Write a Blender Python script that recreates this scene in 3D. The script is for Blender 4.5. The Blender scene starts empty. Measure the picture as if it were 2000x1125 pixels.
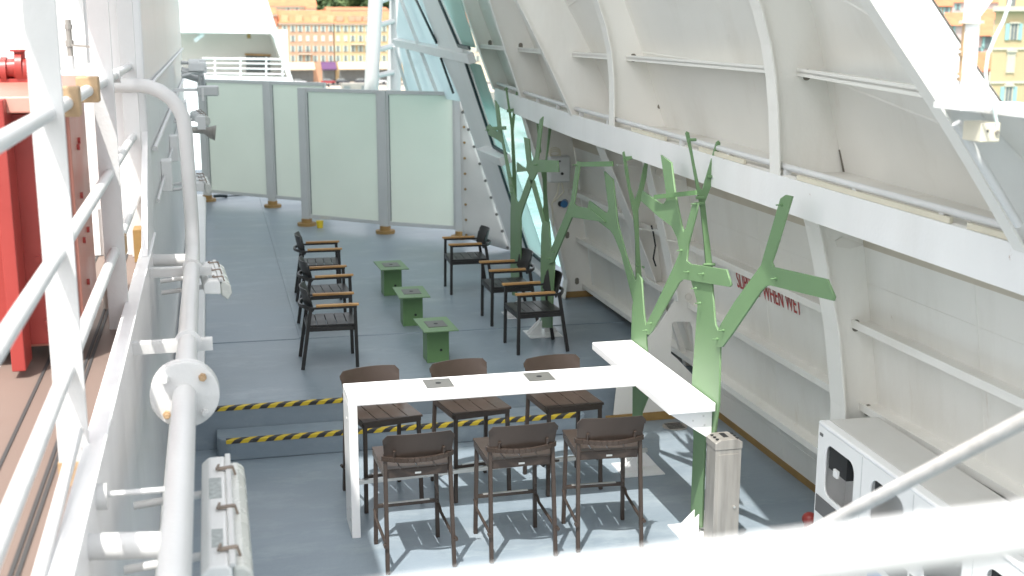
import bpy, bmesh, math, random
from mathutils import Vector, Matrix, noise
random.seed(7)
S = bpy.context.scene
COL = S.collection
R = math.radians

# ------------------------------------------------------------------ camera
FPX = 2417.73                       # focal length in pixels of the 2000 px wide photograph
CAMZ = 3.807
YAW, PITCH = R(13.538), R(12.167)
_f = Vector((math.sin(YAW)*math.cos(PITCH), math.cos(YAW)*math.cos(PITCH), -math.sin(PITCH)))
_r = Vector((math.cos(YAW), -math.sin(YAW), 0))
_u = _r.cross(_f)
CAMP = Vector((0, 0, CAMZ))
cd = bpy.data.cameras.new('camera')
cam = bpy.data.objects.new('camera', cd); COL.objects.link(cam)
cam.matrix_world = Matrix(((_r.x, _u.x, -_f.x, 0), (_r.y, _u.y, -_f.y, 0), (_r.z, _u.z, -_f.z, CAMZ), (0, 0, 0, 1)))
cd.sensor_width = 36; cd.lens = FPX/2000*36
cd.clip_start = .05; cd.clip_end = 6000
cd.dof.use_dof = True; cd.dof.focus_distance = 9.6; cd.dof.aperture_fstop = 2.4
S.camera = cam

# ------------------------------------------------------------------ light
SUN_DIR = Vector((-.245, -.385, .89)).normalized()        # towards the sun
w = bpy.data.worlds.new('World'); S.world = w; w.use_nodes = True
nt = w.node_tree; bg = nt.nodes['Background']
sky = nt.nodes.new('ShaderNodeTexSky'); sky.sky_type = 'NISHITA'; sky.sun_disc = False
sky.sun_elevation = math.asin(SUN_DIR.z); sky.sun_rotation = math.atan2(SUN_DIR.x, SUN_DIR.y) % (2*math.pi)
sky.air_density = 1.0; sky.dust_density = 3.0; sky.ozone_density = 1.0
hs = nt.nodes.new('ShaderNodeHueSaturation'); hs.inputs['Saturation'].default_value = .22
nt.links.new(sky.outputs[0], hs.inputs['Color']); nt.links.new(hs.outputs[0], bg.inputs['Color'])
bg.inputs['Strength'].default_value = .15
sl = bpy.data.lights.new('sun', 'SUN'); sl.energy = 2.45; sl.angle = R(.53); sl.color = (1, .965, .91)
so = bpy.data.objects.new('sun', sl); COL.objects.link(so)
so.rotation_euler = SUN_DIR.to_track_quat('Z', 'Y').to_euler(); so.location = (-6, -8, 30)
S.view_settings.view_transform = 'Standard'; S.view_settings.look = 'None'
S.view_settings.exposure = 1.36; S.view_settings.gamma = 1.0
S.cycles.max_bounces = 8; S.cycles.diffuse_bounces = 5; S.cycles.transparent_max_bounces = 12

# ------------------------------------------------------------------ measuring helpers
def ray(px, py):
    return (_f*FPX + _r*(px-1000) - _u*(py-562.5)).normalized()
def at(px, py, axis, val):
    d = ray(px, py); return CAMP + d*((val-CAMP[axis])/d[axis])
def atx(px, py, v): return at(px, py, 0, v)
def aty(px, py, v): return at(px, py, 1, v)
def atz(px, py, v): return at(px, py, 2, v)
def atplane(px, py, n, p):
    d = ray(px, py); return CAMP + d*((p-CAMP).dot(n)/d.dot(n))

# ------------------------------------------------------------------ materials
def _nodes(name):
    m = bpy.data.materials.new(name); m.use_nodes = True
    n = m.node_tree.nodes; return m, n, m.node_tree.links, n['Principled BSDF']
def _noise(n, l, scale, detail=4, stretch=(1, 1, 1), rough=.55, coord='Object'):
    tc = n.new('ShaderNodeTexCoord'); mp = n.new('ShaderNodeMapping'); mp.inputs['Scale'].default_value = stretch
    t = n.new('ShaderNodeTexNoise'); t.inputs['Scale'].default_value = scale; t.inputs['Detail'].default_value = detail
    t.inputs['Roughness'].default_value = rough
    l.new(tc.outputs[coord], mp.inputs[0]); l.new(mp.outputs[0], t.inputs['Vector']); return t
def _ramp(n, l, src, a, b, ca=(0, 0, 0, 1), cb=(1, 1, 1, 1)):
    r = n.new('ShaderNodeValToRGB'); r.color_ramp.elements[0].position = a; r.color_ramp.elements[1].position = b
    r.color_ramp.elements[0].color = ca; r.color_ramp.elements[1].color = cb
    l.new(src, r.inputs[0]); return r
def _mix(n, l, fac, a, b):
    x = n.new('ShaderNodeMix'); x.data_type = 'RGBA'
    if hasattr(fac, 'links') or hasattr(fac, 'node'): l.new(fac, x.inputs[0])
    else: x.inputs[0].default_value = fac
    for s, i in ((a, 6), (b, 7)):
        if hasattr(s, 'node'): l.new(s, x.inputs[i])
        else: x.inputs[i].default_value = s
    return x.outputs[2]
def C4(c, k=1.): return (c[0]*k, c[1]*k, c[2]*k, 1)
def paint(name, col, rough=.45, var=.08, scale=1.2, stretch=(1, 1, 1), bump=.08, bscale=60, rust=0., rustcol=(.30, .13, .04), metal=0., dirt=0., dirtcol=(.42, .36, .27), spec=.5, warp=0., streak=0.):
    m, n, l, p = _nodes(name)
    t = _noise(n, l, scale, 6, stretch)
    r = _ramp(n, l, t.outputs['Fac'], .3, .7)
    c = _mix(n, l, r.outputs[0], C4(col, 1-var), C4(col, 1+var*.6))
    if dirt:
        t2 = _noise(n, l, 1.7, 8, (1, 1, .25), .65); r2 = _ramp(n, l, t2.outputs['Fac'], .52, .80)
        mm = n.new('ShaderNodeMath'); mm.operation = 'MULTIPLY'; mm.inputs[1].default_value = dirt
        l.new(r2.outputs[0], mm.inputs[0]); c = _mix(n, l, mm.outputs[0], c, C4(dirtcol))
    if rust:
        t3 = _noise(n, l, 9, 8, (1, 1, 1), .7); r3 = _ramp(n, l, t3.outputs['Fac'], .72-rust*.2, .76-rust*.1)
        c = _mix(n, l, r3.outputs[0], c, C4(rustcol))
    if streak:
        t4 = _noise(n, l, 5.5, 7, (1, 1, .09), .7); r4 = _ramp(n, l, t4.outputs['Fac'], .63, .80)
        t5 = _noise(n, l, .9, 4); r5 = _ramp(n, l, t5.outputs['Fac'], .45, .62)
        m4 = n.new('ShaderNodeMath'); m4.operation = 'MULTIPLY'; l.new(r4.outputs[0], m4.inputs[0]); l.new(r5.outputs[0], m4.inputs[1])
        m5 = n.new('ShaderNodeMath'); m5.operation = 'MULTIPLY'; m5.inputs[1].default_value = streak; l.new(m4.outputs[0], m5.inputs[0])
        c = _mix(n, l, m5.outputs[0], c, (.42, .27, .13, 1))
    l.new(c, p.inputs['Base Color'])
    p.inputs['Roughness'].default_value = rough; p.inputs['Metallic'].default_value = metal
    p.inputs['Specular IOR Level'].default_value = spec
    rr = _ramp(n, l, t.outputs['Fac'], .2, .8, C4((1, 1, 1), max(rough-.08, .05)), C4((1, 1, 1), min(rough+.12, 1)))
    l.new(rr.outputs[0], p.inputs['Roughness'])
    if bump:
        tb = _noise(n, l, bscale, 3); b = n.new('ShaderNodeBump'); b.inputs['Strength'].default_value = bump; b.inputs['Distance'].default_value = .01
        l.new(tb.outputs['Fac'], b.inputs['Height']); l.new(b.outputs[0], p.inputs['Normal'])
        if warp:
            tw = _noise(n, l, 1.6, 2); b2 = n.new('ShaderNodeBump'); b2.inputs['Strength'].default_value = warp; b2.inputs['Distance'].default_value = .06
            l.new(tw.outputs['Fac'], b2.inputs['Height']); l.new(b2.outputs[0], b.inputs['Normal'])
    return m
M = {}
M['white'] = paint('white_ship_paint', (.80, .80, .785), .4, .05, 1.5, (1, 1, .3), .14, 40, rust=.14, dirt=.14, streak=.4, warp=.15)
M['rail'] = paint('white_rail_paint', (.63, .63, .62), .38, .05, 3, bump=.22, bscale=38, rust=.10, streak=.3)
M['hull'] = paint('hull_inner_paint', (.80, .785, .735), .42, .05, .8, (1, 1, .4), .10, 40, rust=.06, dirt=.22, warp=.35, streak=.55)
M['ledge'] = paint('ledge_paint', (.70, .68, .63), .5, .10, 2.0, bump=.1, bscale=30, dirt=.65, dirtcol=(.36, .29, .21))
M['wall'] = paint('deckhouse_paint', (.80, .80, .795), .33, .06, 2.2, (2.2, 2.2, .12), .10, 20, rust=.08, dirt=.16, streak=.3, warp=.35)
M['counter'] = paint('powder_coat_white', (.84, .84, .835), .42, .02, 2, bump=.03, bscale=200)
M['cabinet'] = paint('cabinet_white', (.80, .80, .785), .5, .03, 2, bump=.02, bscale=150)
M['cabtop'] = paint('cabinet_shade_tone', (.60, .59, .56), .5, .04, 2, bump=.02, bscale=150, dirt=.15)
M['galv'] = paint('weathered_rail', (.52, .51, .495), .6, .16, 22, bump=.4, bscale=120, rust=.05, dirt=.3)
M['green'] = paint('green_coat', (.155, .265, .128), .42, .10, 2.5, bump=.05, bscale=90, dirt=.18, dirtcol=(.20, .27, .17), rust=.03, rustcol=(.10, .16, .07))
M['dgreen'] = paint('dark_green_coat', (.13, .25, .10), .4, .10, 3, bump=.05, bscale=90)
M['brown'] = paint('bronze_brown_metal', (.064, .047, .038), .32, .08, 6, bump=.03, bscale=220, metal=.35)
M['black'] = paint('dark_grey_metal', (.030, .029, .028), .38, .10, 6, bump=.03, bscale=220, metal=.2)
M['steel'] = paint('brushed_steel', (.40, .378, .345), .42, .25, 3, (6, 6, .6), .05, 80, metal=.5, dirt=.35, dirtcol=(.30, .26, .21))
M['bare'] = paint('footrest_steel', (.66, .65, .62), .3, .1, 8, bump=.03, metal=.8)
M['grey'] = paint('anodised_grey', (.60, .61, .60), .42, .05, 2, bump=.03, bscale=100, metal=.25)
M['inset'] = paint('grey_inset_plate', (.155, .155, .145), .45, .06, 4, bump=.02, metal=.3)
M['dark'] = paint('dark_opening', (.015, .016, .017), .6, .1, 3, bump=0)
M['primer'] = paint('brown_primer', (.33, .205, .07), .6, .2, 5, bump=.15, bscale=40, dirt=.4, dirtcol=(.17, .10, .05))
M['rustprimer'] = paint('rusty_primer', (.44, .30, .17), .6, .22, 14, bump=.2, bscale=60, rust=.5, rustcol=(.22, .10, .04))
M['oldclip'] = paint('rusty_clip', (.26, .21, .17), .5, .3, 12, bump=.1, rust=.35, rustcol=(.16, .09, .05))
M['red'] = paint('red_locker_paint', (.34, .045, .038), .34, .10, 2.5, bump=.12, bscale=22, dirt=.12, dirtcol=(.42, .16, .11))
M['redpale'] = paint('faded_red_paint', (.45, .19, .145), .38, .10, 2.5, bump=.12, bscale=22, dirt=.2, dirtcol=(.42, .2, .14))
M['plank'] = paint('brown_deck_cover', (.190, .142, .118), .6, .10, 1.6, (1, .3, 1), .08, 50, dirt=.25, dirtcol=(.16, .10, .08))
M['caulk'] = paint('deck_caulk', (.05, .05, .05), .7, .1, 3, bump=0)
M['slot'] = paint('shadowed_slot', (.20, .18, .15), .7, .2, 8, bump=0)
M['tan'] = paint('tan_paint', (.56, .51, .42), .6, .12, 2.5, (1, .3, 1), .1, 30, dirt=.35, dirtcol=(.40, .32, .22))
M['canvas'] = paint('white_canvas', (.70, .69, .66), .7, .06, 2, bump=.25, bscale=7)
M['yellow'] = paint('yellow_plastic', (.75, .55, .03), .4, .03, 2, bump=0)
M['blue'] = paint('blue_plastic', (.02, .13, .30), .35, .05, 2, bump=0)
M['redtext'] = paint('red_stencil_paint', (.46, .075, .07), .6, .25, 20, bump=0)
M['gasket'] = paint('black_gasket', (.012, .03, .035), .4, .1, 2, bump=0)
M['lblue'] = paint('blue_label', (.16, .33, .62), .4, .1, 2, bump=0)
M['lyellow'] = paint('ochre_label', (.62, .45, .08), .4, .1, 2, bump=0)
M['band'] = paint('charcoal_band', (.13, .13, .13), .5, .06, 5, bump=.02)
M['cable'] = paint('cream_box', (.66, .62, .50), .5, .06, 5, bump=.05)
M['rope'] = paint('pale_cable', (.62, .72, .68), .5, .15, 20, bump=.05)
M['lens'] = paint('frosted_lamp_cover', (.60, .61, .57), .25, .08, 6, bump=.04, dirt=.3)
M['sticker'] = paint('silver_sticker', (.42, .45, .44), .4, .35, 40, bump=0)

def wood_mat():
    m, n, l, p = _nodes('teak_wood')
    t = _noise(n, l, 14, 6, (1, .12, 1)); r = _ramp(n, l, t.outputs['Fac'], .35, .65)
    c = _mix(n, l, r.outputs[0], (.36, .185, .06, 1), (.50, .29, .11, 1)); l.new(c, p.inputs['Base Color']); p.inputs['Roughness'].default_value = .5
    return m
M['teak'] = wood_mat()
def deck_mat():
    m, n, l, p = _nodes('blue_grey_deck_paint')
    t = _noise(n, l, 1.3, 8, (.45, 1.5, 1), .62); r = _ramp(n, l, t.outputs['Fac'], .32, .70)
    c = _mix(n, l, r.outputs[0], (.182, .232, .275, 1), (.265, .318, .364, 1))
    def over(c, tex, lo, hi, amt, col):
        r2 = _ramp(n, l, tex.outputs['Fac'], lo, hi); mm = n.new('ShaderNodeMath'); mm.operation = 'MULTIPLY'; mm.inputs[1].default_value = amt
        l.new(r2.outputs[0], mm.inputs[0]); return _mix(n, l, mm.outputs[0], c, col)
    c = over(c, _noise(n, l, .5, 5), .48, .75, .40, (.235, .255, .262, 1))
    c = over(c, _noise(n, l, 2.0, 10, (.6, 1.25, 1), .75), .51, .70, .55, (.36, .415, .44, 1))      # pale salt smears
    c = over(c, _noise(n, l, 5, 8, (1, 1, 1), .75), .62, .74, .40, (.12, .14, .15, 1))             # scuffs
    c = over(c, _noise(n, l, 1.1, 10, (1.6, .5, 1), .78), .62, .72, .5, (.20, .18, .15, 1))       # brownish dirt
    l.new(c, p.inputs['Base Color'])
    rr = _ramp(n, l, t.outputs['Fac'], .25, .75, (.26, .26, .26, 1), (.50, .50, .50, 1)); l.new(rr.outputs[0], p.inputs['Roughness'])
    tb = _noise(n, l, 25, 5); b = n.new('ShaderNodeBump'); b.inputs['Strength'].default_value = .15; b.inputs['Distance'].default_value = .01
    l.new(tb.outputs['Fac'], b.inputs['Height']); l.new(b.outputs[0], p.inputs['Normal'])
    return m
M['deck'] = deck_mat()
def tape_mat():
    m, n, l, p = _nodes('hazard_tape')
    tc = n.new('ShaderNodeTexCoord'); sx = n.new('ShaderNodeSeparateXYZ'); l.new(tc.outputs['Object'], sx.inputs[0])
    def mth(op, a, b=None):
        q = n.new('ShaderNodeMath'); q.operation = op
        for i, s in enumerate((a, b)):
            if s is None: continue
            if hasattr(s, 'node'): l.new(s, q.inputs[i])
            else: q.inputs[i].default_value = s
        return q.outputs[0]
    yz = mth('SUBTRACT', sx.outputs['Y'], mth('MULTIPLY', sx.outputs['Z'], -1.))
    v = mth('FRACT', mth('DIVIDE', mth('SUBTRACT', sx.outputs['X'], yz), .148))
    s = mth('GREATER_THAN', v, .5)
    t = _noise(n, l, 25, 6, (1, 1, 1), .7); r = _ramp(n, l, t.outputs['Fac'], .60, .70)
    c = _mix(n, l, s, (.62, .45, .03, 1), (.035, .035, .035, 1)); c = _mix(n, l, mth('MULTIPLY', r.outputs[0], .45), c, (.25, .25, .23, 1))
    l.new(c, p.inputs['Base Color']); p.inputs['Roughness'].default_value = .6
    return m
M['tape'] = tape_mat()
def frosted(name, col, trans=.45):
    m, n, l, p = _nodes(name)
    t = _noise(n, l, .9, 3); r = _ramp(n, l, t.outputs['Fac'], .3, .7, C4(col, .94), C4(col, 1.05)); l.new(r.outputs[0], p.inputs['Base Color'])
    p.inputs['Roughness'].default_value = .22
    tr = n.new('ShaderNodeBsdfTranslucent'); tr.inputs['Color'].default_value = C4(col)
    mx = n.new('ShaderNodeMixShader'); mx.inputs[0].default_value = trans
    l.new(p.outputs[0], mx.inputs[1]); l.new(tr.outputs[0], mx.inputs[2]); l.new(mx.outputs[0], n['Material Output'].inputs['Surface'])
    return m
M['frost'] = frosted('frosted_green_glass', (.89, .92, .85), .6)
def clear_glass(name, col, mixf=.12):
    m, n, l, p = _nodes(name)
    tr = n.new('ShaderNodeBsdfTransparent'); tr.inputs['Color'].default_value = C4(col)
    gl = n.new('ShaderNodeBsdfGlossy'); gl.inputs['Roughness'].default_value = .03
    lw = n.new('ShaderNodeLayerWeight'); lw.inputs['Blend'].default_value = mixf
    mx = n.new('ShaderNodeMixShader'); l.new(lw.outputs['Fresnel'], mx.inputs[0]); l.new(tr.outputs[0], mx.inputs[1]); l.new(gl.outputs[0], mx.inputs[2])
    tl = n.new('ShaderNodeBsdfTranslucent'); tl.inputs['Color'].default_value = (.74, .88, .85, 1)
    m2 = n.new('ShaderNodeMixShader'); m2.inputs[0].default_value = .5; l.new(mx.outputs[0], m2.inputs[1]); l.new(tl.outputs[0], m2.inputs[2])
    l.new(m2.outputs[0], n['Material Output'].inputs['Surface']); return m
M['glass'] = clear_glass('tinted_side_glass', (.78, .92, .88))
M['paleglass'] = frosted('pale_side_glass', (.80, .88, .89), .6)
def sea_mat():
    m, n, l, p = _nodes('harbour_water')
    t = _noise(n, l, .18, 8, (1, .5, 1), .6); r = _ramp(n, l, t.outputs['Fac'], .35, .72, (.05, .20, .20, 1), (.22, .42, .40, 1))
    t2 = _noise(n, l, .35, 8, (1, .35, 1), .7); r2 = _ramp(n, l, t2.outputs['Fac'], .60, .70)
    c = _mix(n, l, r2.outputs[0], r.outputs[0], (.55, .66, .63, 1)); l.new(c, p.inputs['Base Color']); p.inputs['Roughness'].default_value = .15
    tb = _noise(n, l, .8, 6); b = n.new('ShaderNodeBump'); b.inputs['Strength'].default_value = .4; b.inputs['Distance'].default_value = .3
    l.new(tb.outputs['Fac'], b.inputs['Height']); l.new(b.outputs[0], p.inputs['Normal']); return m
M['sea'] = sea_mat()
def tile_mat(name, col):
    return paint(name, col, .8, .22, .6, (1, 1, 1), .0, 6, dirt=.3, dirtcol=(.34, .17, .10))
M['tile'] = tile_mat('terracotta_tiles', (.52, .19, .09))
M['orange'] = paint('orange_stucco', (.50, .30, .20), .9, .06, .3, bump=0, dirt=.12)
M['yell'] = paint('yellow_stucco', (.50, .38, .22), .9, .06, .3, bump=0, dirt=.12)
M['ochre'] = paint('red_ochre_stucco', (.50, .20, .12), .9, .06, .3, bump=0)
M['pink'] = paint('pink_stucco', (.60, .43, .40), .9, .06, .3, bump=0)
M['cream'] = paint('cream_trim', (.54, .49, .39), .9, .05, .5, bump=0)
M['shut'] = paint('grey_green_shutter', (.42, .52, .46), .8, .08, 2, bump=0)
M['bshut'] = paint('blue_green_shutter', (.28, .46, .44), .8, .08, 2, bump=0)
M['pane'] = paint('dark_window_pane', (.16, .175, .175), .3, .1, 2, bump=0)
M['awn'] = paint('cream_awning', (.50, .42, .31), .8, .06, 1, bump=0)
M['pawn'] = paint('purple_awning', (.10, .045, .12), .8, .06, 1, bump=0)
M['quay'] = paint('quay_paving', (.44, .38, .31), .9, .12, .15, bump=0)
M['asphalt'] = paint('asphalt', (.10, .10, .10), .9, .12, .3, bump=0)
M['stone'] = paint('quay_stone', (.30, .28, .25), .9, .2, .5, bump=0)
M['carp'] = paint('car_paint_dark', (.05, .05, .06), .25, .1, 2, bump=0)
M['carr'] = paint('car_paint_red', (.35, .04, .05), .25, .1, 2, bump=0)
M['carw'] = paint('car_paint_white', (.65, .65, .66), .25, .1, 2, bump=0)
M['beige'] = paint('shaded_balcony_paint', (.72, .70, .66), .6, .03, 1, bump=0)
M['shipwhite'] = paint('other_ship_paint', (.80, .80, .80), .45, .03, .5, bump=0)
def leaf_mat():
    m, n, l, p = _nodes('leaves')
    t = _noise(n, l, .35, 5); r = _ramp(n, l, t.outputs['Fac'], .35, .65, (.035, .075, .03, 1), (.10, .15, .05, 1)); l.new(r.outputs[0], p.inputs['Base Color'])
    p.inputs['Roughness'].default_value = .8; return m
M['leaf'] = leaf_mat()
M['bark'] = paint('bark', (.14, .10, .07), .9, .2, 3, bump=0)

# ------------------------------------------------------------------ mesh helpers
def wloc(o):
    p = Vector((0, 0, 0))
    while o is not None: p += o.location; o = o.parent
    return p
class MB:
    def __init__(s): s.v = []; s.f = []
    def add(s, vs, fs):
        b = len(s.v); s.v += [tuple(v) for v in vs]; s.f += [tuple(b+i for i in f) for f in fs]; return s
    def box(s, x0, x1, y0, y1, z0, z1):
        return s.add([(x0, y0, z0), (x1, y0, z0), (x1, y1, z0), (x0, y1, z0), (x0, y0, z1), (x1, y0, z1), (x1, y1, z1), (x0, y1, z1)],
                     [(0, 3, 2, 1), (4, 5, 6, 7), (0, 1, 5, 4), (1, 2, 6, 5), (2, 3, 7, 6), (3, 0, 4, 7)])
    def bar(s, p0, p1, w, h, up=(0, 0, 1)):
        p0 = Vector(p0); p1 = Vector(p1); d = (p1-p0).normalized(); up = Vector(up)
        a = d.cross(up)
        if a.length < 1e-4: a = d.cross(Vector((1, 0, 0)))
        a.normalize(); b = a.cross(d).normalized(); a = a*w/2; b = b*h/2
        return s.add([p0-a-b, p0+a-b, p0+a+b, p0-a+b, p1-a-b, p1+a-b, p1+a+b, p1-a+b],
                     [(0, 1, 2, 3), (7, 6, 5, 4), (0, 4, 5, 1), (1, 5, 6, 2), (2, 6, 7, 3), (3, 7, 4, 0)])
    def tube(s, pts, r, n=14, caps=True):
        pts = [Vector(p) for p in pts]; rr = r if isinstance(r, (list, tuple)) else [r]*len(pts)
        d = (pts[1]-pts[0]).normalized(); a = d.orthogonal().normalized(); rings = []
        for i, p in enumerate(pts):
            if i == 0: t = pts[1]-pts[0]
            elif i == len(pts)-1: t = pts[-1]-pts[-2]
            else: t = (pts[i]-pts[i-1]).normalized()+(pts[i+1]-pts[i]).normalized()
            t = t.normalized(); a = (a-t*a.dot(t)).normalized(); b = t.cross(a)
            rings.append([p+(a*math.cos(2*math.pi*k/n)+b*math.sin(2*math.pi*k/n))*rr[i] for k in range(n)])
        vs = [v for q in rings for v in q]; fs = []
        for i in range(len(pts)-1):
            for k in range(n):
                k2 = (k+1) % n; fs.append((i*n+k, i*n+k2, (i+1)*n+k2, (i+1)*n+k))
        if caps: fs.append(tuple(range(n-1, -1, -1))); fs.append(tuple((len(pts)-1)*n+k for k in range(n)))
        return s.add(vs, fs)
    def cyl(s, p0, p1, r, n=18): return s.tube([p0, p1], r, n)
    def prism(s, poly, vec):
        n = len(poly); vec = Vector(vec); P = [Vector(p) for p in poly]
        nn = Vector((0, 0, 0))
        for i in range(n): nn += P[i].cross(P[(i+1) % n])
        if nn.dot(vec) < 0: P.reverse()
        vs = P+[p+vec for p in P]
        fs = [tuple(range(n-1, -1, -1)), tuple(range(n, 2*n))]+[(i, (i+1) % n, n+(i+1) % n, n+i) for i in range(n)]
        return s.add(vs, fs)
    def dome(s, c, r, sx=1, sy=1, sz=1, nu=12, nv=7, full=True):
        c = Vector(c); vs = []; fs = []
        lo = -math.pi/2 if full else 0
        for j in range(nv+1):
            th = lo+(math.pi/2-lo)*j/nv
            for i in range(nu):
                ph = 2*math.pi*i/nu
                vs.append(c+Vector((r*sx*math.cos(th)*math.cos(ph), r*sy*math.cos(th)*math.sin(ph), r*sz*math.sin(th))))
        for j in range(nv):
            for i in range(nu): fs.append((j*nu+i, j*nu+(i+1) % nu, (j+1)*nu+(i+1) % nu, (j+1)*nu+i))
        return s.add(vs, fs)
    def build(s, name, mat, parent=None, bevel=0., smooth=False, seg=2, world=False):
        off = wloc(parent) if (parent is not None and world) else Vector((0, 0, 0))
        me = bpy.data.meshes.new(name)
        me.from_pydata([(v[0]-off.x, v[1]-off.y, v[2]-off.z) for v in s.v], [], s.f); me.update()
        bm = bmesh.new(); bm.from_mesh(me)
        bmesh.ops.remove_doubles(bm, verts=bm.verts, dist=1e-6)
        bmesh.ops.recalc_face_normals(bm, faces=bm.faces); bm.to_mesh(me); bm.free()
        me.materials.append(M[mat] if isinstance(mat, str) else mat)
        if smooth:
            for p in me.polygons: p.use_smooth = True
            me.set_sharp_from_angle(angle=R(40))
        o = bpy.data.objects.new(name, me); COL.objects.link(o)
        if parent is not None: o.parent = parent
        if bevel:
            b = o.modifiers.new('bevel', 'BEVEL'); b.width = bevel; b.segments = seg; b.limit_method = 'ANGLE'; b.angle_limit = R(40)
        return o
def tag(o, label=None, cat=None, group=None, kind=None):
    if label: o['label'] = label
    if cat: o['category'] = cat
    if group: o['group'] = group
    if kind: o['kind'] = kind
    return o
def thing(name, loc, label, cat, group=None, rot=0):
    o = bpy.data.objects.new(name, None); COL.objects.link(o); o.location = loc; o.rotation_euler = (0, 0, rot); o.empty_display_size = .1
    return tag(o, label, cat, group)
def dup(o, parent=None):
    c = o.copy(); COL.objects.link(c)
    if parent is not None: c.parent = parent
    for ch in list(o.children): dup(ch, c)
    return c
def outline_plate(name, loops, thick, origin, ax, ay, an, mat, parent=None, bevel=.0):
    """flat plate with holes: loops of 2-d points in the frame (ax, ay), thickness along an"""
    cu = bpy.data.curves.new(name, 'CURVE'); cu.dimensions = '2D'; cu.fill_mode = 'BOTH'; cu.extrude = thick/2
    cu.bevel_depth = bevel; cu.bevel_resolution = 1
    for lp in loops:
        sp = cu.splines.new('POLY'); sp.points.add(len(lp)-1); sp.use_cyclic_u = True
        for i, q in enumerate(lp): sp.points[i].co = (q[0], q[1], 0, 1)
    tmp = bpy.data.objects.new('tmp_curve', cu); COL.objects.link(tmp)
    bpy.context.view_layer.update()
    me = bpy.data.meshes.new_from_object(tmp.evaluated_get(bpy.context.evaluated_depsgraph_get()))
    bpy.data.objects.remove(tmp)
    off = wloc(parent) if parent is not None else Vector((0, 0, 0))
    ax, ay, an, origin = Vector(ax), Vector(ay), Vector(an), Vector(origin)
    for v in me.vertices: v.co = origin+ax*v.co.x+ay*v.co.y+an*v.co.z-off
    bm = bmesh.new(); bm.from_mesh(me); bmesh.ops.remove_doubles(bm, verts=bm.verts, dist=1e-5); bmesh.ops.recalc_face_normals(bm, faces=bm.faces); bm.to_mesh(me); bm.free()
    me.name = name; me.materials.clear(); me.materials.append(M[mat])
    o = bpy.data.objects.new(name, me); COL.objects.link(o)
    if parent is not None: o.parent = parent
    return o
def text_obj(name, txt, size, origin, ax, ay, an, mat, parent=None, xs=1., thick=.002, space=1.):
    cu = bpy.data.curves.new(name, 'FONT'); cu.body = txt; cu.size = size; cu.extrude = thick/2; cu.space_character = space
    tmp = bpy.data.objects.new('tmp_text', cu); COL.objects.link(tmp); bpy.context.view_layer.update()
    me = bpy.data.meshes.new_from_object(tmp.evaluated_get(bpy.context.evaluated_depsgraph_get())); bpy.data.objects.remove(tmp)
    off = wloc(parent) if parent is not None else Vector((0, 0, 0))
    ax, ay, an, origin = Vector(ax), Vector(ay), Vector(an), Vector(origin)
    for v in me.vertices: v.co = origin+ax*v.co.x*xs+ay*v.co.y+an*v.co.z-off
    me.name = name; me.materials.clear(); me.materials.append(M[mat])
    o = bpy.data.objects.new(name, me); COL.objects.link(o)
    if parent is not None: o.parent = parent
    return o
def rrect(x0, x1, y0, y1, r, n=5):
    P = []
    for cx, cy, a0 in ((x1-r, y1-r, 0), (x0+r, y1-r, 90), (x0+r, y0+r, 180), (x1-r, y0+r, 270)):
        for k in range(n+1):
            a = R(a0+90*k/n); P.append((cx+r*math.cos(a), cy+r*math.sin(a)))
    return P

ZU = .386                 # upper deck level
# ================================================================== SETTING
mb = MB(); mb.box(-.55, 4.72, -8, 11.03, -.2, 0)
tag(mb.build('lower_deck', 'deck'), kind='structure')
mb = MB(); mb.box(-.55, 4.72, 11.036, 30, -.2, ZU)
mb.bar((.84, 13.42, ZU+.003), (.86, 30, ZU+.003), .045, .014)
mb.bar((-.5, 13.42, ZU+.002), (4.6, 13.30, ZU+.002), .025, .010)
tag(mb.build('upper_deck', 'deck', bevel=.008), kind='structure')
# lower step with a rounded left corner
P = [(3.28, 11.03, 0), (-.10, 11.03, 0)]
for k in range(7):
    a = R(180+90*k/6); P.append((-.10+.16+.16*math.cos(a), 10.68+.16+.16*math.sin(a), 0))
P += [(3.28, 10.68, 0)]
mb = MB(); mb.prism(P, (0, 0, .191)); tag(mb.build('deck_step', 'deck', bevel=.012), kind='structure')
def tape(y, z, x0, x1, label):
    root = thing('hazard_tape', (x0, y, z), label, 'tape')
    MB().add([(0, 0, .004), (x1-x0, 0, .004), (x1-x0, .055, .004), (0, .055, .004), (0, -.004, .0), (x1-x0, -.004, 0), (x1-x0, -.004, -.03), (0, -.004, -.03)],
             [(0, 1, 2, 3), (4, 7, 6, 5), (4, 5, 1, 0)]).build('tape_strip', 'tape', root)
tape(11.036, ZU, -.50, 3.25, 'yellow and black hazard tape along the upper deck edge')
tape(10.68, .191, -.02, 3.22, 'yellow and black hazard tape along the lower step edge')
# brown upper walkway on the left, with dark caulked seams
mb = MB(); mb.box(-7, -.56, -2, 10.3, 1.80, 1.96)
tag(mb.build('brown_deck', 'plank'), kind='structure')
mb = MB()
for x in (-.72, atz(50, 800, 1.965).x, atz(60, 1010, 1.965).x, -1.75, -2.2): mb.box(x-.008, x+.008, -2, 10.3, 1.9605, 1.966)
tag(mb.build('deck_seam', 'caulk'), kind='structure')
# deck the photographer stands on (behind and under the camera)
mb = MB(); mb.box(-.5, 4.4, -.3, .95, 2.06, 2.2); tag(mb.build('viewing_deck', 'plank'), kind='structure')

# sea, quay, hill
mb = MB(); mb.box(-4000, 4000, -800, 5000, -16.5, -16); tag(mb.build('sea', 'sea'), kind='structure')

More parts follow.
